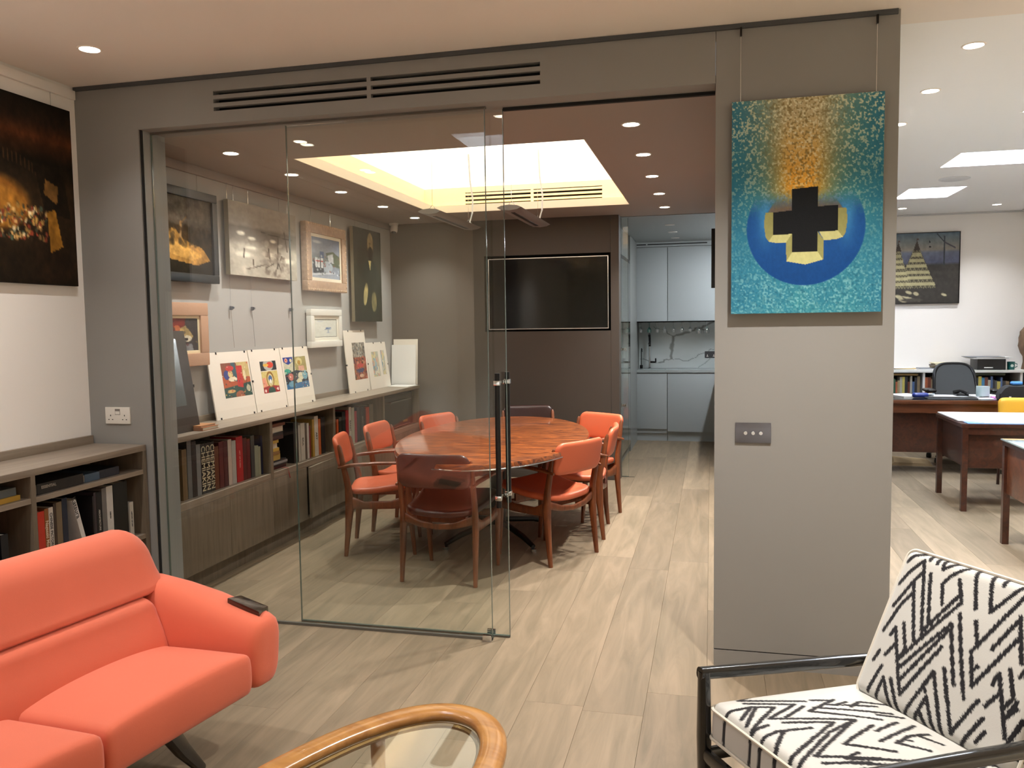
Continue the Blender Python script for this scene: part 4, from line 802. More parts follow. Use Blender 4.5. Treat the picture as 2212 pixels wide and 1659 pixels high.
for q in ((.80, .30, .84, .58), (.70, .40, .68, .85), (.20, .62, .19, .74), (.32, .76, .32, .88), (.55, .58, .56, .72), (.22, .90, .52, .80), (.5, .85, .62, .78), (.62, .95, .75, .66), (.74, .9, .66, .64)): A.seg(*q, .012, '#5a5148', .8)
A.seg(.45, .36, .95, .40, .008, '#4a443c').dabs(50, .5, .85, .62, .95, .02, .05, ['#8a8074', '#6a6056', '#b8b0a2'], 8, .6).dabs(40, 0, 1, .5, 1, .02, .06, ['#c8c0b0', '#8f877b', '#a39b8e'], 2, .5).grain(.1, 20, 3)
framed('unframed grey and white snowy landscape canvas on the meeting room wall', 4.865, 5.765, 1.855, 2.345, 0, .032, None, A, cables=(5.0, 5.6), xoff=.02)
A = Art(56, 62, '#5d6b80'); A.vgrad([(0, '#6f7a92'), (.35, '#8f97a6'), (.5, '#6f7a80'), (.8, '#8a93a2'), (1, '#9aa2b0')]); A.ell(.2, .12, .2, .05, '#b8bcc6', .6).rect(.28, .34, .42, .5, '#4a5f8a').poly([(.5, .36), (.75, .30), (1, .42), (1, .7), (.6, .66)], '#58614f').poly([(.55, .42), (.75, .36), (.78, .6), (.6, .6)], '#b8bcc0').ell(.56, .70, .18, .14, '#a8b4c0').poly([(.05, .55), (.40, .58), (.42, .86), (.05, .9)], '#2a3440')
for x in (.12, .22, .33): A.rect(x, .50, x+.07, .74, '#d8dce0').rect(x, .56, x+.07, .60, '#b83a34')
A.seg(0, .92, .8, .84, .03, '#c2c8d0').dabs(40, 0, 1, .45, .9, .015, .04, ['#e0e4e8', '#2a323c', '#8a4a40', '#4a5a48'], 2, .7).grain(.08, 20, 3)
framed('blue street scene painting in a wide carved pinkish gilt frame', 5.915, 6.635, 1.790, 2.330, .082, .05, mat('carved_frame', '#b2957e', .5, bump=.6, bscale=120, var=.15, vscale=40), A, inner=(.026, mat('cream_slip', '#e0d6c2', .6)), cables=(6.1, 6.45), ornate=mat('gilt_bead', '#c8ab8c', .4))
A = Art(56, 92, '#2a2a22'); A.vgrad([(0, '#2c2c25'), (.5, '#26251d'), (1, '#1c1c16')]); A.ell(.60, .17, .13, .13, '#4a3a28').ell(.60, .15, .105, .12, '#77694c').ell(.60, .26, .10, .08, '#1f1812').poly([(.45, .34), (.75, .34), (.95, .5), (1, 1), (.15, 1), (.2, .55)], '#20241f').poly([(.52, .34), (.62, .34), (.58, .44)], '#9a8a5a').ell(.40, .70, .07, .14, '#8a7d54', .15, 1, 25).ell(.70, .78, .10, .12, '#6a6242', .2).ell(.62, .15, .012, .01, '#1a140e', .5).ell(.56, .15, .012, .01, '#1a140e', .5).seg(.585, .15, .58, .19, .012, '#5a4a32').dabs(30, .2, 1, .4, 1, .04, .10, ['#23271f', '#1b1e19', '#2c2e24'], 3, .25).grain(.2, 16, 3); A.a *= 1.3
framed('tall dark portrait canvas of a bearded seated person near the room corner', 6.785, 7.405, 1.545, 2.385, 0, .030, None, A, cables=(6.95, 7.25), xoff=.03)
A = Art(50, 54, '#d8dad2'); A.ell(.62, .52, .16, .10, '#8ea0b8', .6).ell(.55, .50, .08, .06, '#55709a', .6).seg(.45, .58, .72, .46, .02, '#5f78a0').ell(.6, .74, .10, .04, '#b0bcc8', .5).seg(.6, .6, .6, .74, .02, '#9aa8ba').ell(.25, .12, .2, .06, '#c0c6c8', .6).grain(.05, 12, 3)
A.blend(((A.X < .03) | (A.X > .97) | (A.Y < .03) | (A.Y > .97))*1.0, '#22201e')
framed('small pale drawing in a white box frame below the carved frame', 5.965, 6.525, 1.335, 1.645, .052, .045, mat('white_box_frame', '#e6e4de', .4), A, inner=(.03, mat('cream_mount', '#e9e6da', .6)))
A = Art(50, 50, '#3a3434'); A.poly([(0, 0), (.62, 0), (.55, .45), (0, .5)], '#7a2a26').ell(.35, .30, .10, .09, '#b8643c').poly([(.45, .30), (.62, .22), (.85, .55), (.70, .72), (.42, .60)], '#a08a5c').ell(.66, .62, .14, .10, '#cfc6b0').ell(.62, .64, .07, .05, '#1a1618').ell(.5, .45, .10, .12, '#c0a064').poly([(.5, .80), (.8, .78), (.85, 1), (.5, 1)], '#77787c').dabs(30, 0, 1, 0, 1, .03, .07, ['#2c2a30', '#5a2c28', '#8a7048', '#484c54'], 4, .6).grain(.2, 15, 3)
framed('small red and ochre abstract painting in a broad peach frame', 4.10, 4.600, 1.272, 1.660, .078, .04, mat('peach_frame', '#bb9377', .55, bump=.3, bscale=120), A, inner=(.018, mat('ivory_slip', '#e8d6b0', .6)))
for i, (y, n_) in enumerate(((4.92, 'left'), (5.18, 'middle'), (5.72, 'right'))):
    t = thing('hanging_hook', '%s of the three empty steel picture hooks hanging on the grey wall' % n_, 'hook', (XW+.012, y, 1.63), group='empty hooks on the meeting room wall')
    MB().box(XW+.006, XW+.022, y-.008, y+.008, 1.622, 1.648).box(XW+.022, XW+.030, y-.003, y+.012, 1.630, 1.645).build('body', M_steel, t, bevel=.002); MB().tube([(XW+.01, y, 1.64), (XW+.01, y, 2.455)], .0009, 5).build('cable', M_chrome, t)
    MB().tube([(XW+.01, y, 1.625), (XW+.012, y+.01, 1.50), (XW+.014, y+.018, 1.37)], .0009, 5).build('loose_cable', M_chrome, t)
# ---------------------------------------------------------------- television, camera dome
tv = thing('television', 'black flat television with a silver edge set into the taupe wall', 'television', (-1.53, YT+.03, 1.45))
bx('screen', -2.108, -.950, YT+.004, YT+.05, 1.458, 2.128, mat('tv_screen', '#050608', .10, coat=.3), tv)
m = MB()
for q in ((-2.116, -.942, 1.450, 1.458), (-2.116, -.942, 2.128, 2.136), (-2.116, -2.108, 1.458, 2.128), (-.950, -.942, 1.458, 2.128)): m.box(q[0], q[1], YT-.004, YT+.05, q[2], q[3])
m.build('bezel', mat('silver_bezel', '#cfcfd0', .25, .9), tv, bevel=.001); bx('rear_housing', -2.0, -1.05, YT+.05, YT+.10, 1.52, 2.06, M_blackm, tv)
def dome(label, x, y, z, m_=None, s_=1):
    t = thing('security_camera', label, 'camera', (x, y, z)); MB().lathe([(.045*s_, 0), (.045*s_, -.018), (.030*s_, -.026)], (x, y, z), 20).build('mount', mat('white_plastic'), t, smooth=True)
    MB().lathe([(.030*s_, .02), (.036*s_, 0), (.036*s_, -.05), (.030*s_, -.062), (.01*s_, -.064)], (x+.008, y-.006, z-.03), 20, Matrix.Rotation(R(-18), 3, 'X')).build('housing', mat('white_plastic'), t, smooth=True)
    MB().lathe([(.026*s_, 0), (.022*s_, -.008), (.006*s_, -.012)], (x+.008, y-.025, z-.089), 18, Matrix.Rotation(R(-18), 3, 'X')).build('lens', M_blackm, t, smooth=True)
dome('white turret security camera in the far left corner of the meeting room', -3.045, 7.70, ZM)
# ---------------------------------------------------------------- oval table
tb = thing('oval_table', 'large oval rosewood meeting table with a thin chrome edge', 'table', (-1.46, 5.545, 0), R(4.6))
el = [(.640*math.cos(2*math.pi*k/96), 1.215*math.sin(2*math.pi*k/96)) for k in range(96)]
MB().prism(el, .694, .722).build('top', M_rose, tb, bevel=.004, local=True); MB().tube([(x*1.001, y*1.001, .690) for x, y in el], (.004, .005), 6, closed=True).build('edge_trim', M_chrome, tb, smooth=True, local=True)
MB().lathe([(.055, .10), (.055, .68), (.20, .688)], (0, 0, 0), 24).build('column', M_blackm, tb, smooth=True, local=True)
for q in (45, 135, 225, 315):
    c, s_ = math.cos(R(q)), math.sin(R(q)); MB().tube([(0, 0, .13), (c*.30, s_*.36, .075), (c*.42, s_*.50, .035)], [(.018, .020), (.017, .018), (.015, .013)], 10, sq=3).build('foot', M_blackm, tb, smooth=True, local=True)
    MB().lathe([(.020, 0), (.020, .02), (.010, .024)], (c*.42, s_*.50, 0), 14).build('glide', M_chrome, tb, smooth=True, local=True)
# ---------------------------------------------------------------- chairs
def make_chair(leather):
    t = thing('dining_chair', '', 'chair')
    for sg in (1, -1):
        MB().tube([(sg*.228, -.225, 0), (sg*.226, -.208, .16), (sg*.224, -.192, .34), (sg*.224, -.200, .46), (sg*.224, -.228, .60), (sg*.222, -.250, .715), (sg*.221, -.254, .735)], [(.012, .014), (.016, .019), (.019, .030), (.016, .022), (.015, .018), (.013, .014), (.006, .007)], 12, sq=2.6).build('rear_leg', M_teak, t, smooth=True, local=True)
        MB().tube([(sg*.224, .225, 0), (sg*.228, .212, .16), (sg*.235, .198, .34), (sg*.246, .190, .46), (sg*.256, .170, .56), (sg*.262, .150, .605)], [(.011, .012), (.015, .017), (.017, .026), (.014, .018), (.012, .016), (.010, .012)], 12, sq=2.6).build('front_leg', M_teak, t, smooth=True, local=True)
        MB().tube([(sg*.226, -.195, .355), (sg*.229, -.10, .335), (sg*.232, .08, .335), (sg*.234, .195, .360)], [(.011, .046), (.011, .026), (.011, .026), (.011, .044)], 12, sq=3).build('side_rail', M_teak, t, smooth=True, local=True)
        MB().tube([(sg*.232, -.262, .585), (sg*.236, -.18, .600), (sg*.256, -.02, .614), (sg*.268, .12, .616), (sg*.262, .20, .608), (sg*.258, .225, .600)], [(.008, .008), (.012, .013), (.019, .011), (.022, .010), (.020, .009), (.010, .006)], 12, sq=2.5).build('armrest', M_teak, t, smooth=True, local=True)
        for z in (.655, .605): MB().lathe([(.007, 0), (.007, .006), (.004, .008)], (sg*.214, -.235, z), 10, Matrix.Rotation(R(90*sg), 3, 'Y')).build('peg', mat('dark_peg', '#26120a', .3), t, smooth=True, local=True)
    MB().tube([(.222, -.198, .385), (.11, -.215, .350), (0, -.222, .338), (-.11, -.215, .350), (-.222, -.198, .385)], [(.010, .026), (.010, .019), (.010, .017), (.010, .019), (.010, .026)], 12, sq=3).build('rear_rail', M_teak, t, smooth=True, local=True)
    MB().tube([(.232, .20, .350), (.11, .205, .335), (-.11, .205, .335), (-.232, .20, .350)], [(.010, .024), (.010, .018), (.010, .018), (.010, .024)], 12, sq=3).build('front_rail', M_teak, t, smooth=True, local=True)
    pillow(.475, .45, .044, .09, .03, 22, 22, .0, lambda x, y, z: (x*(1+.10*y/.225), y+.005, z+.418+.34*x*x*(1-.2*y/.225)+.030*(y/.225)+.02*(y/.225)**2), 2.4).build('seat', leather, t, smooth=True, weld=True, local=True)
    pillow(.445, .205, .036, .055, .025, 26, 18, .004, lambda x, y, z: (x, -.262+.50*x*x-.022+z*-1-.20*y, .672+y), 2.4).build('backrest', leather, t, smooth=True, weld=True, local=True)
    MB().box(-.15, .15, -.165, -.15, .352, .402).box(-.15, .15, .14, .155, .352, .40).build('seat_bearer', M_teak, t, local=True)
    return t
M_lo = mat('orange_leather', '#cb6340', .42, bump=.15, bscale=260, coat=.12); M_ld = mat('brown_leather', '#2a1211', .32, bump=.15, bscale=260, coat=.25)
co_, cd_ = make_chair(M_lo), make_chair(M_ld); used = {id(co_): 0, id(cd_): 0}
CH = [(co_, (-2.318, 4.88), (-2.445, 5.332), 'orange leather chair nearest the glass on the sideboard side of the table'),
      (co_, (-2.404, 5.526), (-2.40, 5.984), 'orange leather chair in the middle of the sideboard side of the table'),
      (cd_, (-1.306, 4.431), (-1.763, 4.454), 'dark brown leather chair at the near end of the table, back to the glass'),
      (co_, (-.726, 5.283), (-.956, 4.892), 'orange leather chair turned away at the near right of the table, in the doorway'),
      (co_, (-.744, 6.071), (-.720, 5.603), 'orange leather chair in the middle of the kitchen side of the table'),
      (co_, (-1.085, 6.690), (-.690, 6.440), 'orange leather chair at the far right of the table, facing the camera'),
      (co_, (-2.225, 6.165), (-2.060, 6.590), 'orange leather chair at the far left of the table, showing only its back pad'),
      (cd_, (-1.800, 7.050), (-1.365, 7.180), 'dark brown leather chair at the far end of the table before the television')]
for src, a, b, lb in CH:
    # a and b are the two rear feet as seen from the seat: right, left
    a, b = Vector(a), Vector(b); mid = (a+b)/2; lat = (b-a).normalized()
    o = src if not used[id(src)] else copy_tree(src); used[id(src)] = 1
    # facing is 90 degrees from the line of the rear feet, towards the table centre
    fc = Vector((-lat.y, lat.x)); c0 = Vector((-1.46, 5.545))
    if fc.dot(c0-mid) < 0: fc = -fc
    o.location = (mid.x+fc.x*.225, mid.y+fc.y*.225, 0); o.rotation_euler = (0, 0, math.atan2(fc.y, fc.x)-math.pi/2)
    o['label'] = lb; o['group'] = 'chairs around the oval table'
# ---------------------------------------------------------------- pendant lamps
for x, n_ in ((-1.745, 'left'), (-1.222, 'right')):
    z = 2.225; t = thing('pendant_lamp', '%s of the two slim silver blade pendant lamps over the table' % n_, 'pendant lamp', (x, 5.5, z), group='blade pendant lamps')
    prof = [(-.078, .000), (-.05, -.013), (0, -.019), (.05, -.013), (.078, .000), (.05, .012), (0, .017), (-.05, .012)]
    MB().prism([(x+p, z+q) for p, q in prof], 5.02, 5.97, 'y').build('blade', M_alu, t, smooth=True)
    bx('light_slot', x-.012, x+.012, 5.13, 5.86, z-.0205, z-.012, mat('dark_slot', '#0f0f10', .4), t)
    for y in (5.09, 5.90):
        MB().tube([(x-.03, y, z+.012), (x, y, z+.05), (x+.03, y, z+.012)], .002, 6).tube([(x, y, z+.045), (x, y, 2.75)], .0012, 6).build('suspension_wire', M_chrome, t)
    MB().tube([(x+.012, 5.88, z+.014), (x+.035, 5.885, 2.32), (x+.040, 5.885, 2.42), (x+.020, 5.89, 2.56), (x+.012, 5.89, 2.75)], .006, 8).build('power_cable', mat('white_cable', '#eeeeec', .5), t, smooth=True)
# ---------------------------------------------------------------- kitchen
for x0, x1, n_ in ((-.925, -.535, 'left'), (-.530, .69, 'right')):
    t = thing('wall_cabinet', '%s pale grey handleless wall cabinet in the kitchen' % n_, 'cabinet', ((x0+x1)/2, 10.7, 1.52)); bx('body', x0, x1, 10.568, YK-.001, 1.52, 2.44, M_kgrey, t); bx('door', x0+.001, x1-.001, 10.55, 10.567, 1.515, 2.44, M_kgrey, t, bevel=.0015)
    t = thing('base_cabinet', '%s pale grey handleless base cabinet below the kitchen sink' % n_, 'cabinet', ((x0+x1)/2, 10.7, 0)); bx('body', x0, x1, 10.50, YK-.001, .10, .868, M_kgrey, t); bx('door', x0+.001, x1-.001, 10.48, 10.499, .155 if n_ == 'left' else .125, .855, M_kgrey, t, bevel=.0015); bx('plinth', x0, x1, 10.52, 10.54, 0, .10, M_kgrey, t)
t = thing('cornice_vent', 'pale grey strip with a dark air slot above the kitchen wall cabinets', 'vent', (-.4, 10.6, 2.445)); bx('strip', -.925, .69, 10.55, 10.58, 2.445, 2.504, M_kgrey, t); bx('slot', -.78, -.05, 10.546, 10.5505, 2.470, 2.482, M_black, t); bx('slot', -.92, -.80, 10.546, 10.5505, 2.470, 2.482, M_black, t)
def marble():
    if 'marble' in MATS: return MATS['marble']
    return mat('marble_base', '#b9c0c0', .25)
A = Art(120, 74, '#b4bcbc'); A.grain(.05, 4, 3)
for q in ((.42, .33, .40, .80, .020), (.43, .33, .60, .25, .018), (.60, .25, .78, .12, .016), (.78, .12, .95, .02, .014), (.42, .33, .30, .18, .006), (.30, .18, .12, .12, .004), (.40, .80, .25, .88, .012), (.40, .80, .60, .84, .006), (.60, .84, .85, .62, .006), (.85, .62, 1, .60, .005), (.72, .98, .86, .78, .004), (.25, .88, .02, .80, .006), (.70, .18, .80, .20, .012)):
    x0, y0, x1, y1, wd_ = q; g_ = random.Random(int(x0*999)); px_, py_ = x0, y0
    for k in range(1, 7):
        nx_, ny_ = x0+(x1-x0)*k/6+(g_.uniform(-.012, .012) if k < 6 else 0), y0+(y1-y0)*k/6+(g_.uniform(-.02, .02) if k < 6 else 0)
        A.seg(px_, py_, nx_, ny_, wd_*g_.uniform(.9, 1.7), '#777d7b', .75); px_, py_ = nx_, ny_
t = thing('backsplash', 'grey-veined marble backsplash behind the kitchen sink', 'backsplash', (-.4, YK-.01, .9)); bx('slab', -.925, .69, YK-.014, YK-.002, .902, 1.518, mat('marble_edge', '#aab2b2', .2), t)
A.mesh('face', (-.925, YK-.0146, 1.518), (1.063, 0, 0), (0, 0, -.616), vcol('marble_print', .18, coat=.2), t)
t = thing('kitchen_worktop', 'thin grey stone worktop with an undermounted sink', 'worktop', (-.4, 10.7, .87)); MB().holes(-.925, .69, 10.47, YK-.015, .870, .900, [(-.86, -.56, 10.56, 10.78)]).build('slab', mat('stone_worktop', '#9ba3a3', .25), t)
MB().box(-.86, -.56, 10.56, 10.78, .72, .73).box(-.866, -.86, 10.56, 10.78, .72, .869).box(-.56, -.554, 10.56, 10.78, .72, .869).box(-.866, -.554, 10.554, 10.56, .72, .869).box(-.866, -.554, 10.78, 10.786, .72, .869).build('sink_bowl', M_steel, t)
t = thing('tap', 'tall black and chrome pull-out tap beside the kitchen sink', 'tap', (-.776, 10.84, .90)); MB().lathe([(.018, 0), (.018, .012), (.013, .018), (.013, .30)], (-.776, 10.84, .901), 16).build('body', M_chrome, t, smooth=True)
MB().tube([(-.776, 10.84, 1.19), (-.776, 10.836, 1.30), (-.776, 10.80, 1.348), (-.776, 10.75, 1.335), (-.776, 10.735, 1.22)], .015, 12).build('spout', M_blackm, t, smooth=True); MB().tube([(-.785, 10.84, .985), (-.700, 10.84, .985)], .012, 12).tube([(-.700, 10.84, .98), (-.700, 10.84, 1.035)], .010, 10).build('lever', M_blackm, t, smooth=True)
t = thing('filter_tap', 'small slender dark tap beside the tall kitchen tap', 'tap', (-.885, 10.84, .90)); MB().lathe([(.020, 0), (.020, .045), (.007, .05)], (-.885, 10.84, .901), 14).build('base', M_blackm, t, smooth=True); MB().tube([(-.885, 10.84, .94), (-.885, 10.84, 1.13), (-.880, 10.82, 1.165), (-.872, 10.80, 1.150), (-.870, 10.798, 1.12)], .006, 10).build('spout', M_blackm, t, smooth=True)
t = thing('wall_socket', 'dark grey double socket on the kitchen backsplash', 'socket', (-.005, YK-.015, 1.075)); bx('plate', -.078, .068, YK-.022, YK-.015, 1.033, 1.119, mat('dark_plate', '#3a3a3d', .4), t, bevel=.002)
for x in (-.045, .035): MB().box(x-.012, x+.012, YK-.0235, YK-.022, 1.05, 1.058).box(x-.004, x+.004, YK-.0235, YK-.022, 1.058, 1.078).build('socket_face', mat('white_plastic'), t)
# hanging stemware
M_wg = glass('stemware_glass', (.86, .88, .88), .22); M_wt = glass('teal_glass', (.45, .75, .72), .18)
rk = thing('glass_rack', 'black stemware rack under the kitchen wall cabinets', 'rack', (-.4, 10.68, 1.50)); bx('rail', -.92, .69, 10.60, 10.80, 1.500, 1.5145, M_black, rk)
for i, x in enumerate((-.878, -.770, -.672, -.575, -.466, -.362, -.258, -.150, -.055)):
    big = i >= 7; teal = i == 1; rb = .038 if big else .027; ln = .085 if big else .065
    zt = 1.4995; y = 10.68
    lb = ('hanging wine glass with a teal bowl under the kitchen cabinets' if teal else '%s clear %s glass from the left hanging under the kitchen cabinets' % (ORD[i], 'round' if big else 'stemmed'))
    pr = [(.027, 0), (.026, -.002), (.004, -.006), (.0035, -.055), (.008, -.062), (rb*.8, -.062-ln*.25), (rb, -.062-ln*.55), (rb*.9, -.062-ln)]
    MB().lathe(pr, (x, y, zt), 16).build('wine_glass', M_wt if teal else M_wg, smooth=True, label=lb, cat='glass', group='glasses hanging in the kitchen')
# tall fridge and pocket glass door on the left
t = thing('wine_fridge', 'tall dark glass-fronted fridge built into the left kitchen panel', 'fridge', (-.93, 9.1, 0)); bx('frame', -.929, -.912, 8.50, 9.60, .06, 2.215, mat('fridge_frame', '#1b1a19', .3), t, bevel=.002); bx('glass_door', -.9115, -.906, 8.53, 9.55, .10, 2.17, mat('fridge_glass', '#070708', .06, coat=1), t)
for z in (1.22, .62): MB().box(-.906, -.880, 8.78, 8.80, z-.012, z+.012).box(-.884, -.874, 8.76, 8.82, z-.02, z+.02).build('handle', M_chrome, t, bevel=.002)
bx('side_panel', -.929, -.910, 9.605, 10.47, .0, 2.50, mat('kitchen_left_panel'), t)
t = thing('pocket_glass_door', 'narrow visible edge of a glass pocket door at the kitchen opening', 'glass panel', (-.81, 7.985, 0)); pane(t, -.842, -.775, 7.985, .004, 2.50); bx('floor_track', -.842, -.72, 7.978, 7.992, 0, .002, M_blackm, t)
t = thing('wall_screen', 'thin black screen seen edge-on on the right wall before the kitchen', 'screen', (.06, 8.0, 1.82)); bx('panel', .0, .035, 7.96, 8.04, 1.815, 2.365, M_blackm, t, bevel=.006); bx('mount', .035, .1395, 7.98, 8.02, 2.0, 2.2, M_blackm, t)
t = thing('added_side_counter', 'added grey side counter along the right kitchen wall, hidden behind the pillar', 'counter', (.4, 9.5, 0)); bx('body', .10, .692, 8.60, 10.46, .10, .868, M_kgrey, t); bx('slab', .08, .692, 8.58, 10.465, .870, .900, mat('stone_worktop'), t); bx('plinth', .14, .692, 8.64, 10.46, 0, .10, M_kgrey, t)  # unseen counter, added to shade the lower cabinets from the kitchen light
# ---------------------------------------------------------------- office at the right
A = Art(96, 90, '#4a4a48'); A.vgrad([(0, '#5a6a74'), (.10, '#6e7474'), (.24, '#8a8478'), (.28, '#6c7080'), (.42, '#5a5f72'), (.46, '#46433f'), (1, '#393632')])
for cx, tip, base, half in ((.36, .10, .78, .30), (.08, .12, .78, .20)):
    for k in range(7):
        y0 = tip+.10+(base-tip-.10)*k/7; y1 = tip+.10+(base-tip-.10)*(k+1)/7; w0 = half*(.10+.9*k/7); w1 = half*(.10+.9*(k+1)/7)
        A.poly([(cx-w0, y0), (cx+w0, y0), (cx+w1, y1), (cx-w1, y1)], '#4e4a3e'); A.poly([(cx-w0*1.02, y0), (cx+w0*1.02, y0), (cx+w0*1.1, y0+.045), (cx-w0*1.1, y0+.045)], '#a8a07c')
        for j in range(3+k): xx = cx-w1+2*w1*(j+.5)/(3+k); A.seg(xx, y1-.035, xx+.02, y1, .005, '#8a8468'); A.seg(xx, y1-.035, xx-.02, y1, .005, '#8a8468')
    A.poly([(cx, tip), (cx-.05, tip+.14), (cx+.05, tip+.14)], '#4a423c').ell(cx+.01, tip-.01, .02, .012, '#5a4a44')
A.seg(.77, .06, .77, .46, .012, '#3f4448').seg(.66, .02, .77, .14, .010, '#3f4448').seg(.77, .14, .93, .22, .012, '#4c4a50').ell(.55, .13, .012, .016, '#2a2c30').ell(.56, .20, .018, .012, '#2a2c30')
for q in ((.10, .90, .07, .03), (.25, .84, .06, .025), (.36, .86, .05, .03), (.16, .95, .08, .03), (.78, .88, .05, .02), (.28, .93, .16, .02)): A.ell(*q, '#aaa184', .3, 1, 15)
A.ell(.30, .95, .20, .03, '#4a4640', .3).grain(.12, 20, 2)
t = thing('painting', 'painting of fantastic tiered towers and a crane on the white office end wall', 'painting', (2.3, YO-.02, 1.68))
x0, x1 = 1.75, 2.805; MB().box(x0, x1, 10.565, YO-.001, 1.675, 1.683).box(x0, x1, 10.565, YO-.001, 2.497, 2.505).box(x0, x0+.008, 10.565, YO-.001, 1.683, 2.497).box(x1-.008, x1, 10.565, YO-.001, 1.683, 2.497).build('frame', M_blackm, t)
bx('panel', x0+.008, x1-.008, 10.575, YO-.001, 1.683, 2.497, M_blackm, t); A.mesh('canvas', (x0+.008+.33, 10.5745, 2.497), (x1-x0-.346, 0, 0), (0, 0, -.814), vcol('canvas_paint'), t)
dome('dark-lensed turret camera on the office end wall at the picture edge', 3.47, 10.50, ZC, s_=1.2)
bx('trim_5', XP1+.01, XR, YO-.012, YO-.001, 2.70, ZC-.001, mat('office_track', '#c9c9c9', .6), kind='structure')
# low white bookcase along the end wall
ob = thing('bookcase', 'long low white bookcase full of small books along the office end wall', 'bookcase', (2.9, 10.4, 0))
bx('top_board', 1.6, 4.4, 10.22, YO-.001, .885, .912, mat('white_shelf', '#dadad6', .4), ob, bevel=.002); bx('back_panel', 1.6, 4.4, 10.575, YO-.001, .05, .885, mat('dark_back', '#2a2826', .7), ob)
for x in (1.6, 2.36, 3.36, 4.376): bx('upright', x, x+.024, 10.24, 10.575, .0, .885, mat('white_shelf'), ob)
for xa, xb in ((1.624, 2.36), (2.384, 3.36), (3.384, 4.376)):
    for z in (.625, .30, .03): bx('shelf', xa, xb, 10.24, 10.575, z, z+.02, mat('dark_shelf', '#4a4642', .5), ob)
oc = [('#7a6a50', 'tan'), ('#50504c', 'grey'), ('#a8a496', 'pale grey'), ('#2a3a4a', 'slate'), ('#c9bd92', 'cream'), ('#b9ac58', 'yellowish'), ('#3a5a44', 'green'), ('#4a6288', 'blue'), ('#8a6a48', 'light brown'), ('#a35a3a', 'rust'), ('#3a7aa0', 'bright blue'), ('#2c2c30', 'black'), ('#202a50', 'navy'), ('#6a3a2a', 'chestnut'), ('#9a8a66', 'buff')]
for bay, (xa, xb, seed, wh) in enumerate(((2.02, 2.35, 3, 'left of the mesh chair'), (2.39, 2.70, 5, 'behind the mesh chair'), (2.72, 3.34, 9, 'right of the mesh chair'))):
    g_ = random.Random(seed); x = xa; i = 0
    while x < xb-.03 and i < 20:
        w_ = g_.uniform(.020, .036); h_ = g_.uniform(.13, .20); c, n_ = oc[(i*4+bay*7+g_.randrange(3)) % len(oc)]
        book(x, x+w_-.001, 10.27, 10.43, .645, .645+h_, c, '%s small book, %s from left %s, office bookcase' % (n_, ORD[i], wh), 'small books on the office bookcase', spine='-y'); x += w_; i += 1
for z0, x0, x1, c, n_ in ((.848, 2.05, 2.32, '#a88c58', 'tan'), (.852, 2.78, 3.22, '#3c4a3a', 'dark green')): book(x0, x1, 10.28, 10.42, z0, z0+.022, c, '%s book lying flat over the upright books on the office bookcase' % n_, 'small books on the office bookcase', spine='-yflat')
# piles on top of the bookcase
def pile_of(name, x0, x1, y0, y1, z0, spec, label, cat):
    t = thing(name, label, cat, ((x0+x1)/2, (y0+y1)/2, z0)); z = z0+.0005
    for h_, c, dx in spec:
        m = mat('sheet_'+c.lstrip('#'), c, .7); q = R(random.uniform(-5, 5)); MB().obox(((x0+x1)/2+dx, (y0+y1)/2, z+h_/2), (x1-x0, y1-y0, h_-.0006), Matrix.Rotation(q, 3, 'Z')).build('sheet', m, t); z += h_
    return t
pile_of('paper_pile', 2.06, 2.28, 10.27, 10.48, .912, [(.010, '#d8d6d0', 0), (.008, '#cfae6a', .02), (.006, '#e4e0d8', -.01)], 'low pile of buff and white papers at the left end of the office bookcase', 'papers')
pile_of('magazine', 2.33, 2.52, 10.28, 10.50, .912, [(.012, '#c4c4c4', 0), (.008, '#8a8c90', .01)], 'grey magazines lying open on the office bookcase', 'magazine')
pile_of('folder_pile', 2.49, 2.80, 10.30, 10.52, .912, [(.022, '#8a8070', 0), (.018, '#b8a684', .01), (.016, '#6a6056', -.01), (.014, '#cfc4a4', .015), (.010, '#d8ccb0', 0)], 'stack of buff folders and books above the mesh chair', 'folders')
t = thing('letter_tray', 'black file box under a heap of white papers on the office bookcase', 'file box', (3.05, 10.40, .912)); bx('box', 2.93, 3.22, 10.27, 10.54, .9125, 1.035, mat('black_box', '#101012', .4), t, bevel=.003); bx('label', 3.00, 3.09, 10.268, 10.2695, .935, .945, M_paper, t)
t2 = pile_of('paper_heap', 2.88, 3.26, 10.26, 10.53, 1.0355, [(.008, '#e2e2e2', 0), (.006, '#c9cacc', -.02), (.006, '#e8e8e6', .03), (.005, '#7d8084', -.05)], 'heap of white papers on top of the black file box', 'papers')
t = thing('mug', 'dark green mug with a pale round badge on the office bookcase', 'mug', (3.30, 10.36, .912)); MB().lathe([(.036, .001), (.040, .09), (.036, .09), (.033, .01)], (3.30, 10.36, .912), 20).build('body', mat('green_glaze', '#0f5a55', .3), t, smooth=True); MB().tube([(3.338, 10.36, .985), (3.362, 10.36, .975), (3.362, 10.36, .945), (3.337, 10.36, .935)], .005, 8).build('handle', mat('green_glaze'), t, smooth=True)
MB().lathe([(.016, 0), (.016, .002)], (3.30, 10.3215, .958), 16, Matrix.Rotation(R(90), 3, 'X')).build('badge', mat('pale_badge', '#c9d4cc', .5), t)
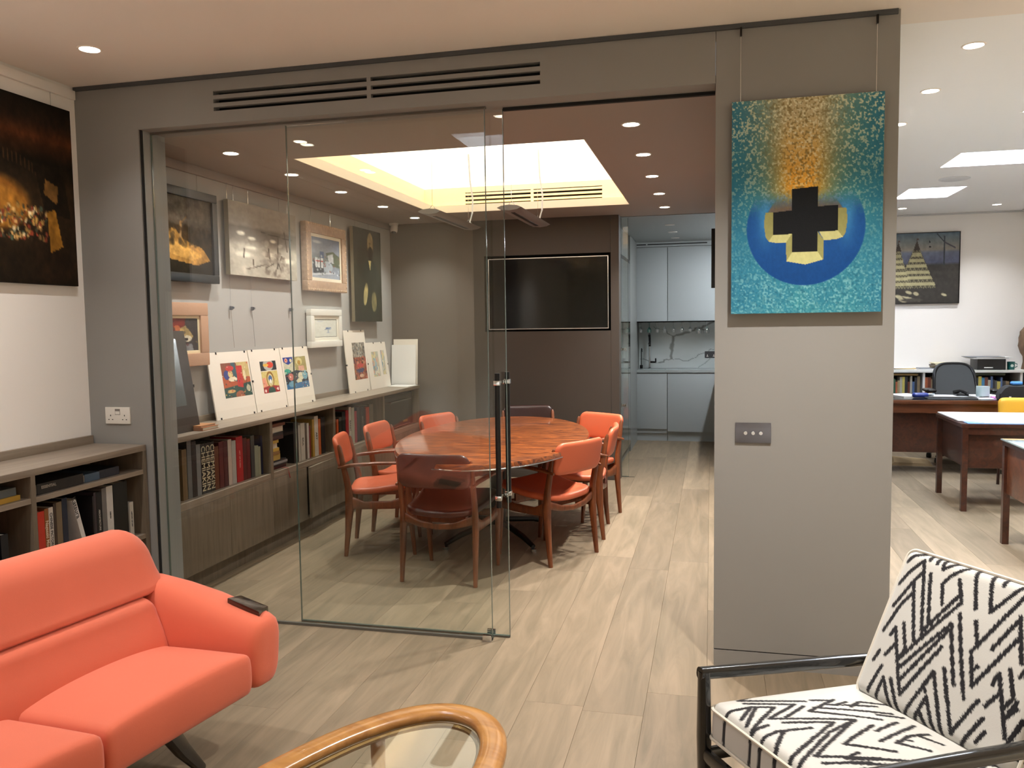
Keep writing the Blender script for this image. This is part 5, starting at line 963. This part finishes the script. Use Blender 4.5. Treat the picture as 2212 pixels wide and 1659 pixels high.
# bust at the picture edge
t = thing('bust', 'rough brown sculpted head on the office bookcase at the picture edge', 'sculpture', (3.50, 10.42, .912))
rings = []
for k, (z, rx, ry, dx) in enumerate(((.913, .07, .07, 0), (1.00, .06, .06, 0), (1.06, .055, .055, -.01), (1.10, .075, .08, -.01), (1.18, .10, .10, -.005), (1.27, .105, .11, 0), (1.34, .095, .10, 0), (1.39, .06, .065, .005), (1.41, .02, .02, .01))):
    rings.append([(3.50+dx+rx*math.cos(q)*(1+.10*math.sin(5*q+k*1.7)), 10.42+ry*math.sin(q)*(1+.08*math.sin(4*q+k)), z) for q in (2*math.pi*j/20 for j in range(20))])
MB().loft(rings).build('head', mat('brown_stone', '#6d5540', .8, bump=1, bscale=40, var=.25, vscale=20), t, smooth=True)
# big wooden desk
M_dtop = mat('desk_glass_top', '#26282a', .12, coat=.8)
dk = thing('desk', 'long mid-brown wooden desk with a dark top crowded with papers', 'desk', (2.25, 9.0, 0))
bx('top', 1.20, 2.90, 8.50, 9.25, .69, .725, M_mwood, dk, bevel=.004); bx('inlay', 1.22, 2.88, 8.52, 9.23, .725, .729, M_dtop, dk); bx('apron', 1.24, 2.86, 8.53, 8.56, .60, .69, M_mwood, dk); bx('modesty_panel', 1.30, 2.80, 8.60, 8.62, .21, .60, M_dwood, dk)
for x in (1.30, 2.76): bx('pedestal', x-.04, x+.08, 8.62, 9.18, .12, .69, M_dwood, dk, bevel=.003); 
for x in (1.30, 2.80):
    for y in (8.66, 9.14): bx('leg', x-.025, x+.025, y-.025, y+.025, 0, .12, M_dwood, dk)
# mesh office chair behind the desk
t = thing('office_chair', 'black mesh-backed office chair behind the wooden desk', 'chair', (2.53, 9.52, 0))
M_mesh = mat('chair_mesh', '#2a2d2d', .6, bump=.6, bscale=500)
def fo(x, y, z): return (2.53+x*(1-.18*(y/.27)*-1*-.5), 9.62+.35*x*x*-1+.10*(y/.27)-z, .775+y)
pillow(.44, .50, .02, .12, .015, 22, 22, 0, fo, 2.2).build('mesh_back', M_mesh, t, smooth=True, weld=True)
q = [fo(.205*math.copysign(abs(math.cos(a))**.55, math.cos(a)), .24*math.copysign(abs(math.sin(a))**.55, math.sin(a)), 0) for a in (2*math.pi*k/48 for k in range(48))]
MB().tube(q, .016, 10, closed=True).build('back_frame', M_blackm, t, smooth=True); pillow(.50, .46, .06, .10, .03, 18, 18, 0, lambda x, y, z: (2.53+x, 9.42+y, .47+z), 2.4).build('seat', M_blackm, t, smooth=True, weld=True)
for sg in (1, -1):
    MB().tube([(2.53+sg*.25, 9.52, .45), (2.53+sg*.29, 9.50, .60), (2.53+sg*.30, 9.47, .73)], .016, 8).build('arm_post', M_blackm, t, smooth=True); pillow(.10, .26, .03, .04, .015, 10, 12, 0, lambda x, y, z, sg=sg: (2.53+sg*.30+x, 9.40+y, .752+z), 2.2).build('arm_pad', M_blackm, t, smooth=True, weld=True)
MB().lathe([(.03, .08), (.03, .44)], (2.53, 9.46, 0), 14).build('gas_column', M_blackm, t, smooth=True)
for k in range(5):
    a = 2*math.pi*k/5; MB().tube([(2.53, 9.46, .11), (2.53+.30*math.cos(a), 9.46+.30*math.sin(a), .065)], [.02, .014], 8).build('foot', M_blackm, t, smooth=True); MB().lathe([(.024, 0), (.028, .02), (.024, .05)], (2.53+.29*math.cos(a), 9.46+.29*math.sin(a), .001), 12).build('castor', M_blackm, t, smooth=True)
# things on the big desk
ZD = .7293
def sheet(name, x, y, w_, h_, a, c, label, z=ZD, th=.004, cat='papers'):
    return MB().obox((x, y, z+th/2), (w_, h_, th), Matrix.Rotation(R(a), 3, 'Z')).build(name, mat('sheet_'+c.lstrip('#'), c, .7), label=label, cat=cat)
sheet('paper', 1.90, 8.92, .22, .30, 20, '#e8e4dc', 'loose cream paper at the left end of the wooden desk', th=.012)
sheet('paper', 2.28, 8.90, .34, .24, -8, '#eeeeee', 'broad white paper behind the keyboard on the wooden desk', th=.006)
sheet('paper', 2.62, 8.92, .26, .26, 12, '#f0f0f0', 'white paper under the clear cube on the wooden desk', th=.010)
sheet('paper', 2.58, 8.68, .24, .12, 4, '#e6e6ea', 'small white paper at the front of the wooden desk', th=.004)
sheet('folder', 2.70, 8.70, .16, .16, -6, '#c06ab0', 'pink and violet folder near the right end of the wooden desk', th=.014, cat='folder')
kb = thing('keyboard', 'slim black and silver keyboard at the front of the wooden desk', 'keyboard', (2.24, 8.63, ZD)); bx('body', 2.02, 2.46, 8.56, 8.69, ZD+.0005, ZD+.014, mat('keyboard_grey', '#55585a', .4), kb, bevel=.003); bx('keys', 2.03, 2.45, 8.57, 8.68, ZD+.014, ZD+.018, M_blackm, kb)
t = thing('telephone', 'black telephone handset lying on the wooden desk papers', 'telephone', (2.40, 8.93, ZD+.006)); MB().tube([(2.36, 8.98, ZD+.035), (2.40, 8.92, ZD+.055), (2.45, 8.86, ZD+.035)], [.020, .014, .020], 10).box(2.35, 2.46, 8.86, 8.98, ZD+.007, ZD+.024).build('handset', M_blackm, t, smooth=True)
t = thing('acrylic_cube', 'clear frosted acrylic cube standing on the wooden desk papers', 'ornament', (2.565, 8.82, ZD)); MB().obox((2.565, 8.80, ZD+.062), (.085, .085, .10), Matrix.Rotation(R(20), 3, 'Z')).build('block', mat('frosted_acrylic', '#b6c8c8', .1, coat=.6), t, bevel=.004)
t = thing('glasses_case', 'small blue case on the dark end of the wooden desk', 'case', (1.98, 8.72, ZD)); pillow(.15, .07, .05, .03, .03, 14, 12, 0, lambda x, y, z: (1.99+x, 8.72+y, ZD+.026+z), 2.2).build('shell', mat('blue_case', '#1d2f78', .3), t, smooth=True, weld=True)
t = thing('ashtray', 'small glass dish beside the blue case on the wooden desk', 'dish', (2.10, 8.82, ZD)); MB().lathe([(.03, .001), (.05, .03), (.045, .03), (.025, .008)], (2.10, 8.84, ZD), 18).build('dish', mat('pale_dish', '#c6d0d4', .15), t, smooth=True)
t = thing('bag', 'rounded black bag with a small white tag on the wooden desk', 'bag', (2.80, 8.62, ZD))
MB().loft([[(2.80+dx*(1 if True else 0), 8.60+dy, ZD+z) for dx, dy in ((-w_, -.06), (w_, -.06), (w_, .06), (-w_, .06))] for z, w_ in ((.001, .17), (.06, .165), (.11, .13), (.135, .09))]).build('body', mat('black_cloth', '#0e0e10', .7), t, bevel=.02, seg=3); bx('tag', 2.712, 2.730, 8.534, 8.538, ZD+.02, ZD+.034, M_paper, t)
pillow(.10, .06, .035, .02, .015, 12, 10, 0, lambda x, y, z: (2.79+x, 8.60+y, ZD+.154+z), 2.2).build('blue_pouch', mat('blue_pouch', '#4a8ad0', .5), label='small bright blue pouch lying on the black bag', cat='pouch', smooth=True, weld=True)
t = thing('floor_papers', 'bundle of brown wrapping paper on the floor under the wooden desk', 'papers', (1.98, 9.2, 0)); MB().hexa([(1.80, 9.05, .001), (2.20, 9.05, .001), (2.25, 9.40, .001), (1.85, 9.40, .001)], [(1.84, 9.08, .03), (2.17, 9.08, .02), (2.20, 9.37, .03), (1.88, 9.36, .05)]).build('bundle', mat('kraft_paper', '#a8906a', .8), t)
# side desk with the white drawing board
sd = thing('side_desk', 'dark wooden side desk with square legs carrying a white sheet', 'desk', (2.5, 7.33, 0))
bx('top', 1.885, 3.4, 6.95, 7.71, .655, .685, M_dwood, sd, bevel=.003); bx('apron', 1.92, 3.38, 6.965, 6.985, .60, .655, M_dwood, sd); bx('drawer_box', 1.93, 2.46, 7.0, 7.66, .335, .655, M_dwood, sd, bevel=.002)
for x in (1.915, 3.36):
    for y in (6.972, 7.685): bx('leg', x-.02, x+.02, y-.02, y+.02, 0, .655, M_dwood, sd)
t = thing('drawing_sheet', 'big white sheet with a blue edge covering the dark side desk', 'paper', (2.6, 7.33, .685)); bx('blue_edge', 1.93, 3.35, 6.955, 7.60, .6855, .690, mat('blue_board', '#6a94c8', .5), t); MB().hexa([(1.90, 7.05, .6905), (2.02, 6.97, .6905), (3.36, 6.96, .6905), (3.36, 7.69, .6905)], [(1.90, 7.70, .6905), (1.90, 7.05, .6975), (2.02, 6.97, .6975), (3.36, 6.96, .6975)]) if False else None
MB().prism([(1.895, 7.70), (1.895, 7.10), (2.05, 6.965), (3.36, 6.958), (3.36, 7.70)], .6905, .700).build('white_sheet', M_paper, t)
yc = thing('yellow_chair', 'chair with a yellow padded back behind the white sheet', 'chair', (2.72, 8.05, 0))
pillow(.46, .26, .06, .05, .03, 18, 14, 0, lambda x, y, z: (2.72+x, 8.10+z+.15*y, .66+y), 2.4).build('back_pad', mat('yellow_vinyl', '#e0a92c', .5), yc, smooth=True, weld=True); pillow(.46, .44, .06, .05, .03, 18, 14, 0, lambda x, y, z: (2.72+x, 7.93+y, .44+z), 2.4).build('seat_pad', mat('yellow_vinyl'), yc, smooth=True, weld=True)
for sg in (1, -1):
    MB().tube([(2.72+sg*.20, 8.16, 0), (2.72+sg*.20, 8.12, .42), (2.72+sg*.20, 8.10, .70)], .013, 8).build('leg', M_dwood, yc, smooth=True); MB().tube([(2.72+sg*.20, 7.76, 0), (2.72+sg*.20, 7.76, .42)], .013, 8).build('leg', M_dwood, yc, smooth=True)
# near desk with the glass top
nd = thing('glass_topped_desk', 'dark wooden desk with a pale glass top at the right picture edge', 'desk', (2.6, 5.68, 0))
bx('glass_top', 1.872, 3.4, 5.35, 6.03, .690, .700, mat('pale_glass_top', '#9fb0b0', .08, coat=.6), nd, bevel=.002); bx('top', 1.88, 3.39, 5.36, 6.02, .660, .690, M_dwood, nd, bevel=.002); bx('drawer_box', 1.90, 2.40, 5.40, 5.99, .34, .660, M_mwood, nd, bevel=.002)
for x in (1.902, 3.36):
    for y in (5.385, 5.998): bx('leg', x-.02, x+.02, y-.02, y+.02, 0, .660, M_dwood, nd)
sheet('paper', 2.30, 5.80, .30, .22, 5, '#d8c8c8', 'pinkish paper lying on the glass-topped desk', z=.7005, th=.002)
